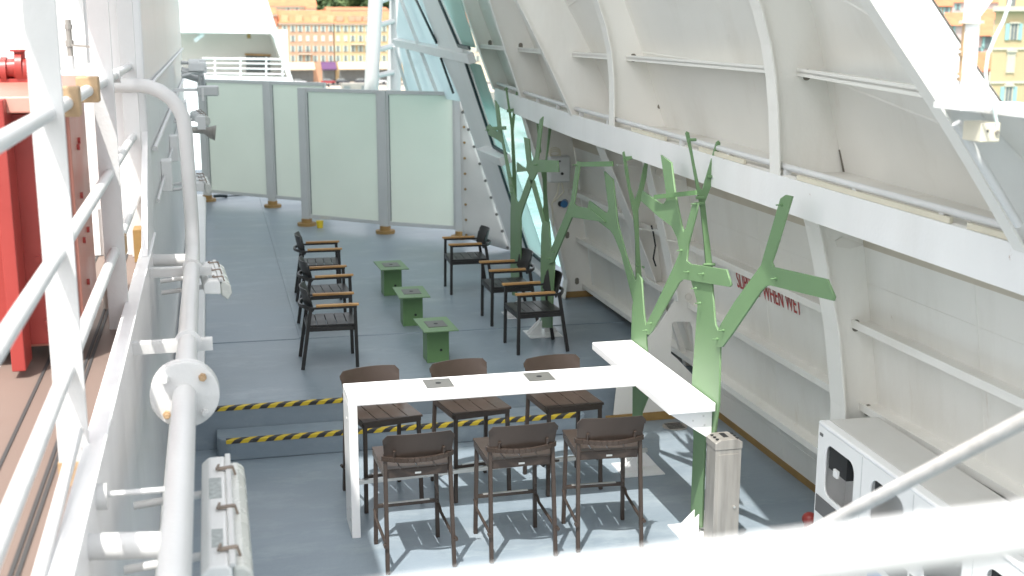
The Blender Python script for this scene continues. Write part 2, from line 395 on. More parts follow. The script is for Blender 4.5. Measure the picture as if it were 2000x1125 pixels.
# ================================================================== LEFT SIDE: coaming, deckhouse, railing
mb = MB(); mb.box(-.55, -.50, .5, 10.3, -.02, 2.12)
mb.box(-.57, -.485, .5, 10.3, 2.121, 2.135)
mb.prism([(-.549, 9.2, 2.136), (-.549, 10.29, 2.136), (-.549, 10.29, 2.95)], (.046, 0, 0))
tag(mb.build('deck_coaming', 'wall', bevel=.004), 'long pale steel coaming wall between brown walkway and blue deck', 'wall')
dh = thing('deckhouse', (-4.2, 17, 0), 'tall white deckhouse with glossy grey side wall left of the deck', 'building')
MB().box(-8, -.5, 10.302, 24.9, -.02, 13.6).build('wall', 'wall', dh, bevel=.02, world=True)
mb = MB()
for x in (-.95, -1.9, -2.85): mb.box(x-.03, x+.03, 10.27, 10.301, 1.97, 13.5)
mb.box(-8, -.5, 10.26, 10.301, 4.3, 4.36); mb.build('front_stiffener', 'white', dh, world=True)
mb = MB(); mb.box(-2.9, .9, 4.6, 18.5, 13.65, 13.9); mb.box(.8, .9, 4.6, 18.5, 13.9, 14.9); mb.box(-2.9, .8, 4.6, 4.7, 13.9, 14.9)
mb.build('shade_slab', 'white', dh, world=True)  # unseen overhead slab, added to keep the sun off the upper deck
mb = MB(); mb.box(-.45, -.19, 11.4, 24.9, ZU, ZU+.10); mb.build('cable_duct', 'white', dh, bevel=.02, world=True)

rail = thing('deck_railing', (-.62, 6, 1.96), 'white pipe railing on tall flat posts beside the brown walkway', 'railing')
for y in (5.05, 7.7, 10.15, 2.3):
    mb = MB(); mb.box(-.67, -.55, y-.012, y+.012, 2.06 if y < 5.2 else 1.97, 5.0)
    mb.build('post', 'rail', rail, bevel=.003, world=True)
MB().box(-.675, -.545, 5.05-.016, 5.05+.016, 1.96, 2.06).build('post_foot', 'rustprimer', rail, world=True)
for z, y1 in ((3.46, 10.15), (2.92, 10.15), (2.45, 10.15)):
    MB().tube([(-.61, -1.0, z), (-.61, y1, z)], .03, 16).build('rail', 'rail', rail, smooth=True, world=True)
MB().tube([(-.585, 1.0, 2.02), (-.585, 5.0, 2.20)], .022, 12).build('rail', 'rail', rail, smooth=True, world=True)
for y in (5.75, 6.75):
    mb = MB(); mb.box(-.665, -.555, y-.05, y+.05, 3.40, 3.53); mb.build('clamp', 'rustprimer', rail, bevel=.008, world=True)
mb = MB(); mb.box(-.665, -.555, 7.9, 8.0, 2.39, 2.51); mb.build('clamp', 'rustprimer', rail, bevel=.008, world=True)
MB().box(-1.01, -.46, -1, 10.3, 5.0, 5.35).build('shade_girder', 'white', rail, bevel=.01, world=True)  # unseen girder over the posts, added to shade the floor left of the table

MB().box(-1.25, -1.012, 8.7, 10.3, 5.0, 5.03).build('girder_shade', 'white', rail, world=True)  # unseen extra plate beside the girder, added to shade the steps
# large white pipe: horizontal along the wall, rises and bends left at the far end
pipe = thing('white_pipe', (-.2, 6, 2.03), 'thick white pipe with bolted flange running along the coaming then bending upward', 'pipe')
pts = [(-.19, .3, 2.03), (-.2, 9.9, 2.03)]
for k in range(1, 7):
    a = R(15*k); pts.append((-.2-.0, 9.9+.25*math.sin(a), 2.03+.25*(1-math.cos(a))))
pts += [(-.21, 10.15, 2.95)]
for k in range(1, 7):
    a = R(15*k); pts.append((-.21-.35*(1-math.cos(a)), 10.15, 2.97+.35*math.sin(a)))
pts += [(-1.0, 10.15, 3.32)]
MB().tube(pts, .056, 20).build('pipe_run', 'rail', pipe, smooth=True, world=True)
fl = MB().tube([(-.195, 5.98, 2.03), (-.195, 6.02, 2.03)], .165, 40).build('flange', 'rail', pipe, bevel=.004, world=True)
MB().tube([(-.195, 6.03, 2.03), (-.195, 6.07, 2.03)], .165, 40).build('flange', 'rail', pipe, bevel=.004, world=True)
for k in range(4):
    a = R(45+90*k); c = Vector((-.195+.125*math.cos(a), 5.955, 2.03+.125*math.sin(a)))
    mb = MB(); mb.tube([c, c+Vector((0, .03, 0))], .020, 6); mb.tube([c+Vector((0, -.018, 0)), c], .012, 10)
    mb.build('bolt', 'rustprimer' if k in (0, 2) else 'rail', pipe, world=True)
for y in (7.0, 9.2):
    mb = MB(); mb.tube([(-.195, y, 2.03), (-.195, y+.02, 2.03)], .075, 24); mb.bar((-.5, y+.05, 2.0), (-.06, y+.05, 2.0), .012, .06); mb.bar((-.5, y+.08, 2.03), (-.06, y+.08, 2.03), .06, .01)
    mb.build('bracket', 'rail', pipe, smooth=True, world=True)
for y in (4.35, 9.9):
    mb = MB(); mb.tube([(-.52, y, 1.98), (-.24, y-.05, 1.98)], .048, 16); mb.build('branch', 'rail', pipe, smooth=True, world=True)
mb = MB(); mb.tube([(-.5, 4.7, 2.03), (-.46, 4.7, 2.03)], .05, 16); mb.tube([(-.46, 4.72, 2.03), (-.24, 4.72, 2.03)], .012, 8)
mb.build('gauge_tap', 'rail', pipe, smooth=True, world=True)

ct = thing('pipe_shade', (-.28, 6, 1.7), 'narrow slanted plate added below the thick white pipe to shade the deck', 'shade plate')
MB().bar((-.277, 1.0, 1.73), (-.277, 10.29, 1.73), .012, .48, (.22, 0, 1)).build('shade_plate', 'rail', ct, world=True)  # plate out of view behind the pipe, added to block sun stripes on the floor
# strip lamps clamped beside the pipe
def strip_lamp():
    r = thing('strip_lamp', (0, 0, 0), '', 'lamp')
    mb = MB(); mb.prism([(-.12, 0, -.05), (-.12, 0, .015), (-.085, 0, .045), (-.015, 0, .045), (0, 0, .03), (0, 0, -.06)], (0, 1.1, 0)); mb.build('housing', 'white', r, bevel=.01)
    mb = MB(); mb.prism([(.003, .03, .022), (.003, .03, -.07), (.05, .03, -.11), (.082, .03, -.06), (.075, .03, .0), (.045, .03, .022)], (0, 1.04, 0)); mb.build('lens', 'lens', r, bevel=.012)
    mb = MB(); mb.bar((.002, .0, .045), (.002, 1.1, .045), .026, .022); mb.build('hinge', 'rail', r, bevel=.005)
    for y in (.12, .5, .92):
        mb = MB(); mb.bar((-.045, y, .055), (.022, y, .060), .020, .010); mb.bar((.022, y, .062), (.034, y, .022), .016, .010); mb.bar((-.05, y-.02, .062), (-.04, y+.03, .062), .010, .010)
        mb.build('clip', 'oldclip', r)
    MB().box(-.085, -.03, .62, .84, .0455, .0465).build('sticker', 'sticker', r)
    MB().box(-.075, -.03, .16, .32, .0455, .0465).build('sticker', 'sticker', r)
    for y in (.25, .85): MB().tube([(-.42, y, -.06), (-.10, y, -.03)], .018, 10).build('bracket', 'rail', r, smooth=True)
    return r
sl0 = strip_lamp()
lamps = [((-.01, 4.55, 1.72), 0, 1.15, 'long white strip lamp with rusty clips nearest the viewer below the flange'),
         ((.0, 9.15, 1.90), 3, .72, 'white strip lamp beside the pipe halfway along the wall'),
         ((-.12, 14.2, 2.0), 3, .8, 'white strip lamp low on the far deckhouse wall'),
         ((-.10, 17.0, 2.55), 5, .8, 'weathered strip lamp above the round horn on the far wall')]
for i, (loc, rz, sc, lab) in enumerate(lamps):
    o = sl0 if i == 0 else dup(sl0)
    o.location = loc; o.rotation_euler = (0, 0, R(rz)); o.scale = (1, sc, 1); tag(o, lab, 'lamp', 'strip lamps along the pipe')
for z, r_ in ((2.78, .022), (2.35, .016), (3.3, .018)):
    MB().tube([(-.47, 10.6, z), (-.47, 24.5, z)], r_, 8).build('conduit', 'rail', dh, smooth=True, world=True)
for y in (12.3, 15.0, 18.5, 21.5):
    MB().box(-.499, -.40, y, y+.22, 2.2, 2.5).build('junction_box', 'white', dh, bevel=.01, world=True)
# horn and grey floodlight at the far end of the wall
c = aty(418, 258, 16.4)
hn = thing('deck_horn', c, 'round dull brass horn sticking out from the far wall', 'horn')
mb = MB(); mb.tube([(-.30, 0, .03), (-.12, 0, .02), (-.05, 0, .0), (.02, 0, -.01)], [.035, .04, .075, .10], 20); mb.build('bell', 'steel', hn, smooth=True)
mb = MB(); mb.bar((-.42, .05, .05), (-.2, .02, .05), .05, .05); mb.box(-.2, -.1, -.06, .08, .04, .2); mb.build('bracket', 'white', hn)
c = aty(405, 178, 17.2)
fl = thing('floodlight', c, 'boxy grey floodlight at the top of the far wall cluster', 'floodlight')
mb = MB(); mb.box(-.13, .14, -.12, .12, -.06, .07); mb.build('housing', 'grey', fl, bevel=.015)
mb = MB(); mb.bar((-.45, 0, .02), (-.1, 0, .02), .06, .04); mb.bar((-.06, -.14, -.12), (-.06, -.14, .05), .02, .03); mb.build('bracket', 'white', fl)
mb = MB(); mb.box(.142, .15, -.1, .1, -.05, .06); mb.build('lens', 'lens', fl)
c = aty(396, 130, 19.)
cc = thing('cable_cluster', c, 'tangle of white conduits and junction fittings on the far wall', 'conduits')
mb = MB()
for k in range(9):
    y0 = random.uniform(-.4, .4); z0 = random.uniform(-.15, .18); mb.tube([(-.3, y0, z0), (random.uniform(-.1, .02), y0+.1, z0+random.uniform(-.1, .1)), (random.uniform(-.08, .06), y0+.3, z0-.25)], .022, 8)
mb.build('conduit', 'rail', cc, smooth=True)
mb = MB()
for k in range(4):
    y0 = random.uniform(-.4, .3); z0 = random.uniform(-.2, .15); mb.box(-.2, random.uniform(-.05, .06), y0, y0+.2, z0, z0+.12)
mb.build('junction_box', 'white', cc, bevel=.01)

# red locker on the brown walkway
lk = thing('red_locker', (-1.2, 7.3, 1.97), 'big red steel locker standing on the brown walkway behind the railing', 'locker')
MB().box(-2.6, -.74, 7.0, 7.86, 2.06, 3.34).build('body', 'redpale', lk, bevel=.01, world=True)
MB().box(-2.55, -.76, 6.975, 6.999, 2.08, 3.33).build('front_panel', 'red', lk, bevel=.004, world=True)
mb = MB(); mb.box(-1.09, -1.02, 6.72, 6.974, 2.0, 3.42); mb.build('side_flange', 'red', lk, bevel=.006, world=True)
mb = MB(); mb.prism([(-2.7, 6.80, 3.345), (-.72, 6.80, 3.345), (-.72, 6.83, 3.43), (-2.7, 6.83, 3.43)], (0, 1.1, .06)); mb.build('lid', 'redpale', lk, bevel=.01, world=True)
for (y, z) in ((7.3, 3.12), (7.36, 3.15), (7.28, 2.85), (7.25, 2.6), (7.3, 2.35), (7.5, 2.62)): MB().tube([(-.745, y, z), (-.725, y, z)], .018, 8).build('rivet', 'red', lk, smooth=True, world=True)
for (x, z) in ((-.95, 2.55), (-.88, 2.3), (-.93, 2.2)): MB().tube([(x, 6.98, z), (x, 6.96, z)], .018, 8).build('rivet', 'red', lk, smooth=True, world=True)
c = aty(40, 132, 7.6)
fm = thing('fire_valve', c, 'glossy red fire valve body on top of the red locker', 'valve')
mb = MB(); mb.tube([(-.25, 0, -.02), (.02, 0, 0)], .055, 18); mb.tube([(-.02, 0, 0), (.015, 0, 0)], .085, 18); mb.dome((.02, 0, -.02), .075); mb.tube([(0, 0, 0), (0, 0, .09)], .03, 12); mb.tube([(-.10, 0, -.02), (-.07, 0, -.02)], .08, 18); mb.box(-.2, .08, -.06, .06, -.2, -.06)
mb.build('valve_body', 'red', fm, smooth=True); MB().tube([(0, 0, .09), (0, 0, .10)], .05, 12).build('handwheel', 'red', fm)
c = aty(140, 140, 8.6)
tv = thing('tap_valve', c, 'small grey steel tap valve with lever above a white pipe', 'valve')
mb = MB(); mb.tube([(0, 0, .10), (0, 0, .33)], .018, 10); mb.tube([(0, 0, .16), (0, 0, .20)], .026, 8); mb.tube([(0, 0, .27), (0, 0, .30)], .024, 8); mb.build('tap', 'steel', tv, smooth=True)
MB().bar((0, -.01, .17), (.16, -.01, .155), .02, .015).build('lever', 'steel', tv)
mb = MB(); mb.tube([(-.12, 0, -.03), (.3, 0, -.03)], .045, 16); mb.tube([(.09, 0, -.03), (.17, 0, -.03)], .085, 20); mb.tube([(0, 0, -.03), (0, 0, .1)], .022, 12); mb.build('pipe', 'rail', tv, smooth=True)
mb = MB(); mb.box(-.05, .25, -.05, .05, -.9, -.07); mb.build('stand', 'white', tv)
c = aty(218, 592, 7.9)
dv = thing('drain_fitting', (-.72, 8.3, 1.965), 'small grey pipe fitting on the walkway beside the coaming', 'fitting')
mb = MB(); mb.tube([(0, 0, 0), (0, 0, .18)], .03, 10); mb.tube([(0, 0, .1), (.08, 0, .14)], .025, 10); mb.tube([(0, 0, .18), (0, 0, .21)], .05, 12); mb.build('fitting_body', 'steel', dv, smooth=True)
wbp = aty(277, 500, 10.0)
wb = thing('wooden_block', (wbp.x, 10.0, 1.965), 'short brown timber block on the walkway at the foot of the far post', 'block')
MB().box(-.05, .05, -.10, .10, 0, .26).build('block', 'primer', wb, bevel=.006)

# near railing in front of the viewer
nr = thing('near_railing', (1.5, 1.0, 2.2), 'blurred white handrail crossing the bottom of the view', 'railing')
MB().tube([(-.35, 1.0, 3.291), (3.6, 1.0, 3.372)], .027, 20).build('rail', 'rail', nr, smooth=True, world=True)
MB().tube([(-.35, 1.0, 2.75), (3.6, 1.0, 2.75)], .02, 14).build('rail', 'rail', nr, smooth=True, world=True)
for x in (-.3, 3.5): MB().tube([(x, 1.0, 2.2), (x, 1.0, 3.31)], .022, 12).build('post', 'rail', nr, smooth=True, world=True)
p0, p1 = aty(1560, 1052, 3.6), aty(2040, 800, 2.7)
sr = thing('stair_rail', (p0+p1)/2, 'bare grey white stair handrail slanting in front of the recycling cabinet', 'handrail')
MB().tube([p0, p1+(p1-p0)*.15], .022, 16).build('rail_tube', 'galv', sr, smooth=True, world=True)
MB().tube([p0, (p0.x, p0.y, 0)], .02, 12).build('post', 'rail', sr, smooth=True, world=True)

# ================================================================== HULL BULWARK on the right
hb = thing('ship_bulwark', (4.3, 9, 0), 'tall white steel bulwark with curved frames, stringers and ledge along the deck', 'bulwark')
def bw(mb, name, mat='hull', **k): return mb.build(name, mat, hb, world=True, **k)
def xl(z): return 4.69-.16*z
mb = MB(); mb.prism([(xl(-.05), 2, -.05), (xl(2.9), 2, 2.9), (xl(2.9)+.03, 2, 2.9), (xl(-.05)+.03, 2, -.05)], (0, 13.2, 0)); bw(mb, 'lower_plating')
for z in (.52, 1.13, 1.74):
    mb = MB(); mb.prism([(xl(z), 2, z), (xl(z)-.15, 2, z-.02), (xl(z)-.152, 2, z+.035), (xl(z)-.135, 2, z+.035), (xl(z)-.13, 2, z+.0), (xl(z), 2, z+.015)], (0, 12.7, 0)); bw(mb, 'stringer')
# frames: (y, inner curve, plating curve) above the ledge
LED = [(2.0, 3.72, 2.73), (5.0, 3.67, 2.76), (7.6, 3.64, 2.79), (10.9, 3.57, 2.85), (12.2, 3.57, 2.86), (14.5, 3.61, 2.9), (16.5, 3.74, 2.91)]
def led(y):
    for (a, b) in zip(LED, LED[1:]):
        if y <= b[0]: t = (y-a[0])/(b[0]-a[0]); return a[1]+(b[1]-a[1])*t, a[2]+(b[2]-a[2])*t
    return LED[-1][1:]
FR = {5.0: ([(3.66, 2.76), (3.24, 3.34), (2.78, 3.9), (2.42, 4.38)], [(4.1, 2.76), (3.85, 3.05), (3.47, 3.44), (3.08, 3.9), (2.70, 4.38)]),
      7.6: ([(3.64, 2.79), (3.61, 3.28), (3.56, 3.62), (3.46, 3.94), (3.25, 4.35), (2.88, 4.85), (2.45, 5.4)], [(4.15, 2.78), (3.98, 3.35), (3.92, 3.7), (3.82, 4.0), (3.62, 4.4), (3.2, 4.95), (2.75, 5.4)]),
      10.9: ([(3.57, 2.85), (3.57, 3.5), (3.51, 3.70), (3.41, 4.0), (3.15, 4.5), (2.8, 5.0), (2.35, 5.6)], [(4.09, 2.84), (3.93, 3.31), (3.78, 3.73), (3.62, 4.1), (3.4, 4.5), (3.1, 5.0), (2.65, 5.6)]),
      12.2: ([(3.57, 2.86), (3.28, 3.46), (2.98, 4.02), (2.6, 4.7), (2.4, 5.05)], [(4.05, 2.85), (3.82, 3.4), (3.60, 3.8), (3.42, 4.1), (3.1, 4.6), (2.8, 5.05)]),
      14.5: ([(3.61, 2.9), (3.42, 3.45), (3.22, 4.05), (3.0, 4.7), (2.9, 5.0)], [(3.98, 2.89), (3.82, 3.38), (3.63, 3.8), (3.52, 4.1), (3.3, 4.6), (3.1, 5.0)]),
      16.5: ([(3.72, 2.91), (3.50, 3.5), (3.30, 4.09), (3.1, 4.7), (3.0, 5.0)], [(3.95, 2.90), (3.8, 3.3), (3.6, 3.8), (3.5, 4.1), (3.3, 4.6), (3.15, 5.0)])}
def samp(curve, n=13):
    # resample by z with linear interpolation
    z0, z1 = curve[0][1], curve[-1][1]; out = []
    for k in range(n):
        z = z0+(z1-z0)*k/(n-1)
        for a, b in zip(curve, curve[1:]):
            if z <= b[1]+1e-9: t = (z-a[1])/(b[1]-a[1]); out.append((a[0]+(b[0]-a[0])*t, z)); break
    # smooth
    for _ in range(2): out = [out[0]]+[((out[i-1][0]+2*out[i][0]+out[i+1][0])/4, out[i][1]) for i in range(1, len(out)-1)]+[out[-1]]
    return out
ys = sorted(FR); NZ = 13
vs = []; fs = []
for y in ys:
    for (x, z) in samp(FR[y][1], NZ): vs.append((x, y, z))
n = len(vs)
vs += [(x+.03, y, z) for (x, y, z) in vs]
for i in range(len(ys)-1):
    for k in range(NZ-1):
        a = i*NZ+k; fs.append((a, a+1, a+NZ+1, a+NZ)); fs.append((n+a, n+a+NZ, n+a+NZ+1, n+a+1))
mb = MB(); mb.add(vs, fs); bw(mb, 'upper_plating', smooth=True)
for k in (3, 6, 9):
    for ya, yb in zip(ys, ys[1:]):
        A_, B_ = samp(FR[ya][1])[k], samp(FR[yb][1])[k]
        bw(MB().bar((A_[0]-.001, ya+.02, A_[1]), (B_[0]-.001, yb-.01, B_[1]), .004, .012), 'weld_seam')
for y in ys:
    ic, pc = samp(FR[y][0]), samp(FR[y][1]); pc = [(x+.015, z) for x, z in pc]
    mb = MB(); mb.prism([(x, y, z) for x, z in ic]+[(x, y, z) for x, z in reversed(pc)], (0, .014, 0))
    fr = bw(mb, 'web_frame', 'white' if y == 5.0 else 'hull')
    mb = MB(); fw = .10 if y in (7.6, 10.9) else .07
    for (a, b) in zip(ic, ic[1:]):
        d = Vector((b[0]-a[0], 0, b[1]-a[1])).normalized(); nn = Vector((-d.z, 0, d.x))*.012
        q = [Vector((a[0], y-fw*.8, a[1])), Vector((b[0], y-fw*.8, b[1])), Vector((b[0], y+fw*.6, b[1])), Vector((a[0], y+fw*.6, a[1]))]
        mb.add(q+[v+nn for v in q], [(0, 1, 2, 3), (7, 6, 5, 4), (0, 4, 5, 1), (2, 6, 7, 3), (1, 5, 6, 2), (3, 7, 4, 0)])
    mb.build('flange', 'hull', fr, world=True)
# stringer above the ledge
for a, b in zip(ys, ys[1:]):
    z = 3.475; xa = [x for x, zz in samp(FR[a][1]) if zz >= z][0]; xb = [x for x, zz in samp(FR[b][1]) if zz >= z][0]
    mb = MB(); P = [(xa+.02, a+.015, z), (xa-.16, a+.015, z), (xb-.16, b, z), (xb+.02, b, z)]
    mb.prism(P, (0, 0, .012)); P2 = [(xa-.16, a+.015, z-.02), (xa-.145, a+.015, z-.02), (xb-.145, b, z-.02), (xb-.16, b, z-.02)]; mb.prism(P2, (0, 0, .05))
    bw(mb, 'stringer')
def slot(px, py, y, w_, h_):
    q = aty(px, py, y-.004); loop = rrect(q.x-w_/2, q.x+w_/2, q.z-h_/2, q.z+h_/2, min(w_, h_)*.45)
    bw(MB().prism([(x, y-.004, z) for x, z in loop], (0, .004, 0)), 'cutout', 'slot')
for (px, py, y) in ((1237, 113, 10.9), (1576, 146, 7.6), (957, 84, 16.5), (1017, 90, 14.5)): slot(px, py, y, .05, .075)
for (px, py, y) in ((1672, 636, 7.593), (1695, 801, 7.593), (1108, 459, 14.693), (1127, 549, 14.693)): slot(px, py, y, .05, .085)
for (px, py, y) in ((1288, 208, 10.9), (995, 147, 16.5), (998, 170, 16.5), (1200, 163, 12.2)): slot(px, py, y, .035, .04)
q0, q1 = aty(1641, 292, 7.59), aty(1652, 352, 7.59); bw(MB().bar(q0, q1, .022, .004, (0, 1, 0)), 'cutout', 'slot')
# ledge deck with its deep inner flange
mb = MB(); mb.prism([(x, y, z) for y, x, z in LED]+[(4.3, 16.5, 2.91), (4.3, 2.0, 2.73)], (0, 0, .012))
# correct heights of the top face follow the sheer
bw(mb, 'ledge_plate', 'ledge')
mb = MB()
for a, b in zip(LED, LED[1:]):
    q = [(a[1]-.014, a[0], a[2]+.02), (b[1]-.014, b[0], b[2]+.02), (b[1]-.014, b[0], b[2]-.21), (a[1]-.014, a[0], a[2]-.21)]
    mb.prism(q, (.014, 0, 0))
bw(mb, 'ledge_flange', 'white')
mb = MB(); mb.tube([(x+.035, y, z+.075) for y, x, z in LED], .022, 12)
bw(mb, 'ledge_pipe', 'rail', smooth=True)
y = 3.0
while y < 16.3:
    x, z = led(y); bw(MB().box(x+.015, x+.055, y-.02, y+.02, z+.01, z+.06), 'pipe_saddle', 'rail'); y += .9
for (y0, y1) in ((5.6, 7.3), (4.9, 5.45), (3.0, 4.7), (8.1, 8.9), (9.6, 10.4)):
    xa, za = led(y0); xb, zb = led(y1); bw(MB().bar((xa+.012, y0, za+.036), (xb+.012, y1, zb+.036), .02, .03), 'ledge_strip', 'cable')
# lower frames under the ledge
def lower_frame(y, pts, hole=None, fw=.14, flange=None, name='web_frame'):
    loops = [[(p[0], p[1]) for p in pts]]
    if hole: loops.append(hole)
    o = outline_plate(name, loops, .014, (0, y, 0), (1, 0, 0), (0, 0, 1), (0, 1, 0), 'hull', hb)
    if flange:
        mb = MB()
        for a, b in zip(flange, flange[1:]): mb.bar((a[0], y, a[1]), (b[0], y, b[1]), .012, fw, (0, 1, 0))
        mb.build('flange', 'hull', o, world=True)
    return o
ledz = lambda y: led(y)[1]-.005
f0i = [(4.26, 0), (4.20, 1.16), (4.12, 1.7), (4.0, 2.2), (3.93, 2.45), (3.80, ledz(7.6)-.0)]
lower_frame(7.6, f0i+[(xl(2.75), 2.75), (xl(0), 0)], None, .21, f0i)
def pf(px, py, y): q = aty(px, py, y); return (q.x, q.z)
f1i = [(3.62, 0), (3.68, .55), pf(1283, 640, 10.9), pf(1318, 585, 10.9), pf(1308, 520, 10.9), pf(1286, 420, 10.9), pf(1262, 318, 10.9), (pf(1262, 318, 10.9)[0]-.05, ledz(10.9))]
hl = [(q.x, q.z) for q in (aty(1312, 628, 10.9), aty(1346, 628, 10.9), aty(1352, 640, 10.9), aty(1358, 738, 10.9), aty(1322, 700, 10.9), aty(1310, 690, 10.9))]
lower_frame(10.9, f1i+[(xl(2.8), 2.8), (xl(0), 0)], hl, .2, f1i[3:])
f1b = [pf(1322, 700, 12.0), pf(1300, 625, 12.0), pf(1284, 575, 12.0), pf(1230, 430, 12.0), pf(1173, 289, 12.0), (pf(1173, 289, 12.0)[0]-.03, ledz(12.0))]
lower_frame(12.0, f1b+[(xl(2.8), 2.8), (xl(ZU), ZU)], None, .27, f1b)
for (q0, q1) in (((1312, 620), (1352, 745)), ((1334, 622), (1368, 720))): bw(MB().bar(aty(*q0, 11.4), aty(*q1, 11.4), .07, .05), 'diagonal_strut')
for (x0, y0, x1, y1) in ((1205, 322, 1252, 327), (1250, 447, 1280, 450), (1290, 346, 1330, 352), (1300, 468, 1345, 474)):
    p, q = aty(x0, y0, 11.6 if x0 < 1280 else 10.8), aty(x1, y1, 11.6 if x0 < 1280 else 10.8); bw(MB().bar(p, q, .05, .015), 'rung')
mb = MB(); pp = [aty(x, y, 11.6) for x, y in ((1272, 440), (1276, 455), (1280, 480), (1276, 505), (1281, 520))]; mb.tube(pp, .008, 6); bw(mb, 'loose_cable', 'dark')
for (px, py) in ((1345, 580), (1287, 335)):
    q = aty(px, py, 10.88); bw(MB().tube([q, q+Vector((0, .01, 0))], .035, 14), 'cutout', 'ledge')
f2i = [(4.20, ZU), (4.24, .62), (4.17, .9), (4.05, 1.4), (3.88, 2.0), (3.72, 2.55), (3.62, ledz(14.7))]
lower_frame(14.7, f2i+[(xl(2.85), 2.85), (xl(.38)-.02, ZU)], None, .18, f2i)
# stringer cut-outs on the near frame
q = aty(1640, 475, 7.6)
mb = MB(); mb.prism([(v.x, 7.588, v.z) for v in (aty(1632, 470, 7.588), aty(1645, 462, 7.588), aty(1690, 478, 7.588), aty(1660, 486, 7.588), aty(1636, 482, 7.588))], (0, .004, 0)); bw(mb, 'cutout', 'ledge')
mb = MB(); mb.prism([(xl(2.29), 2.0, 2.29), (xl(2.29)-.006, 2.0, 2.29), (xl(2.74)-.006, 2.0, 2.74), (xl(2.74), 2.0, 2.74)], (0, 13.0, 0)); bw(mb, 'tan_band', 'tan')  # tan band under the ledge, browner than the plating
for z in (.30, 2.02):
    bw(MB().prism([(xl(z)-.003, 2.0, z), (xl(z), 2.0, z), (xl(z+.012), 2.0, z+.012), (xl(z+.012)-.003, 2.0, z+.012)], (0, 12.6, 0)), 'weld_seam')
for y in (6.3, 9.35, 12.9):
    bw(MB().prism([(xl(.0)-.003, y, .0), (xl(0), y, 0), (xl(2.7), y, 2.7), (xl(2.7)-.003, y, 2.7)], (0, .014, 0)), 'weld_seam')
# brown primer strip along the foot
mb = MB(); mb.prism([(xl(0)-.004, 4.0, .0), (xl(.08)-.004, 4.0, .075), (xl(.08), 4.0, .075), (xl(0), 4.0, 0)], (0, 6.88, 0))
mb.prism([(xl(ZU)-.004, 11.06, ZU), (xl(.46)-.004, 11.06, ZU+.08), (xl(.46), 11.06, ZU+.08), (xl(ZU), 11.06, ZU)], (0, 3.6, 0))
mb.box(3.55, 4.66, 10.886, 10.891, .002, .085); mb.box(4.22, 4.6, 14.685, 14.691, ZU+.002, ZU+.08)
bw(mb, 'primer_strip', 'primer')
# warning text on the plating
o0 = atplane(1441, 560, Vector((1, 0, .16)), Vector((4.69, 0, 0))); o1 = atplane(1566, 616, Vector((1, 0, .16)), Vector((4.69, 0, 0)))
ln = (o1-o0).length
axv = (o1-o0).normalized(); ayv = Vector((-.16, 0, 1)).normalized(); anv = axv.cross(ayv).normalized()
tx = text_obj('warning_text', 'SLIPPERY WHEN WET', .215, o0-Vector((.006, 0, 0)), axv, ayv, anv, 'redtext', hb, 1., .002)
bb = [v.co.dot(axv) for v in tx.data.vertices]; wdt = max(bb)-min(bb); base = min(bb)
for v in tx.data.vertices: d = v.co.dot(axv)-base; v.co += axv*(d*ln/wdt-d)
# low bulwark towards the viewer with its cap
mb = MB(); mb.prism([(4.12, 1.0, 2.74), (3.36, 1.0, 3.42), (3.40, 1.0, 3.43), (4.16, 1.0, 2.76)], (0, 3.99, 0)); bw(mb, 'low_bulwark')
mb = MB(); mb.box(3.17, 3.55, 1.0, 4.99, 3.425, 3.45); bw(mb, 'bulwark_cap', 'white', bevel=.004)
mb = MB()
for z0, z1 in ((2.9, 3.3),): mb.tube([aty(1868, 240, 4.75), aty(1875, 250, 4.75), aty(1990, 440, 4.75)], .02, 12)
bw(mb, 'conduit', 'rail', smooth=True)
# junction box with cable on the low bulwark
p = aty(1912, 258, 4.6)
jb = thing('junction_box', p, 'cream junction box under the bulwark cap on the right', 'junction box')
MB().box(-.045, .045, -.08, .05, -.035, .045).build('case', 'cable', jb, bevel=.004)
mb = MB(); mb.tube([(-.015, -.0805, .012), (-.015, -.083, .012)], .006, 10); mb.build('gland', 'inset', jb)
MB().tube([(.028, -.0805, .005), (.028, -.088, .005)], .009, 10).build('gland', 'steel', jb)
cb = [aty(x, y, 4.45) for x, y in ((1948, 250), (1946, 235), (1938, 200), (1928, 170), (1925, 140), (1930, 105), (1945, 70), (1960, 40), (1972, 5), (1978, -60))]
cbo = thing('loose_cable', cb[0], 'pale green and white cable hanging loosely from above to the junction box', 'cable')
MB().tube(cb, .007, 8).build('cable', 'rope', cbo, smooth=True, world=True)
# post on the bulwark cap
p = aty(1885, 205, 4.6); 
mp = thing('mast_post', (p.x, 4.6, 3.452), 'white rust streaked steel post on the bulwark cap at the right', 'post')
mb = MB(); mb.tube([(0, 0, .02), (0, 0, 1.4)], .034, 20); mb.build('post', 'white', mp, smooth=True)
mb = MB(); mb.box(-.085, .10, -.10, .10, -.002, .022); mb.build('base_plate', 'white', mp, bevel=.003)
zc = (aty(1885, 46, 4.6)).z-3.452
MB().tube([(0, 0, zc), (0, 0, zc+.012)], .05, 20).build('collar', 'cable', mp)
mb = MB(); mb.prism([(.034, 0, zc+.02), (.14, 0, zc+.16), (.034, 0, zc+.16)], (0, .008, 0)); mb.build('gusset', 'white', mp)
for pz in (102, 150):
    z = aty(1862, pz, 4.6).z-3.452; MB().tube([(-.035, 0, z), (-.05, 0, z), (-.085, -.0, z-.004)], .006, 8).build('cleat', 'rail', mp)
    MB().box(-.042, -.034, -.012, .012, z-.016, z+.016).build('rust_patch', 'rustprimer', mp)
MB().box(-.0365, -.030, -.008, .008, z, zc).build('rust_streak', 'rustprimer', mp)
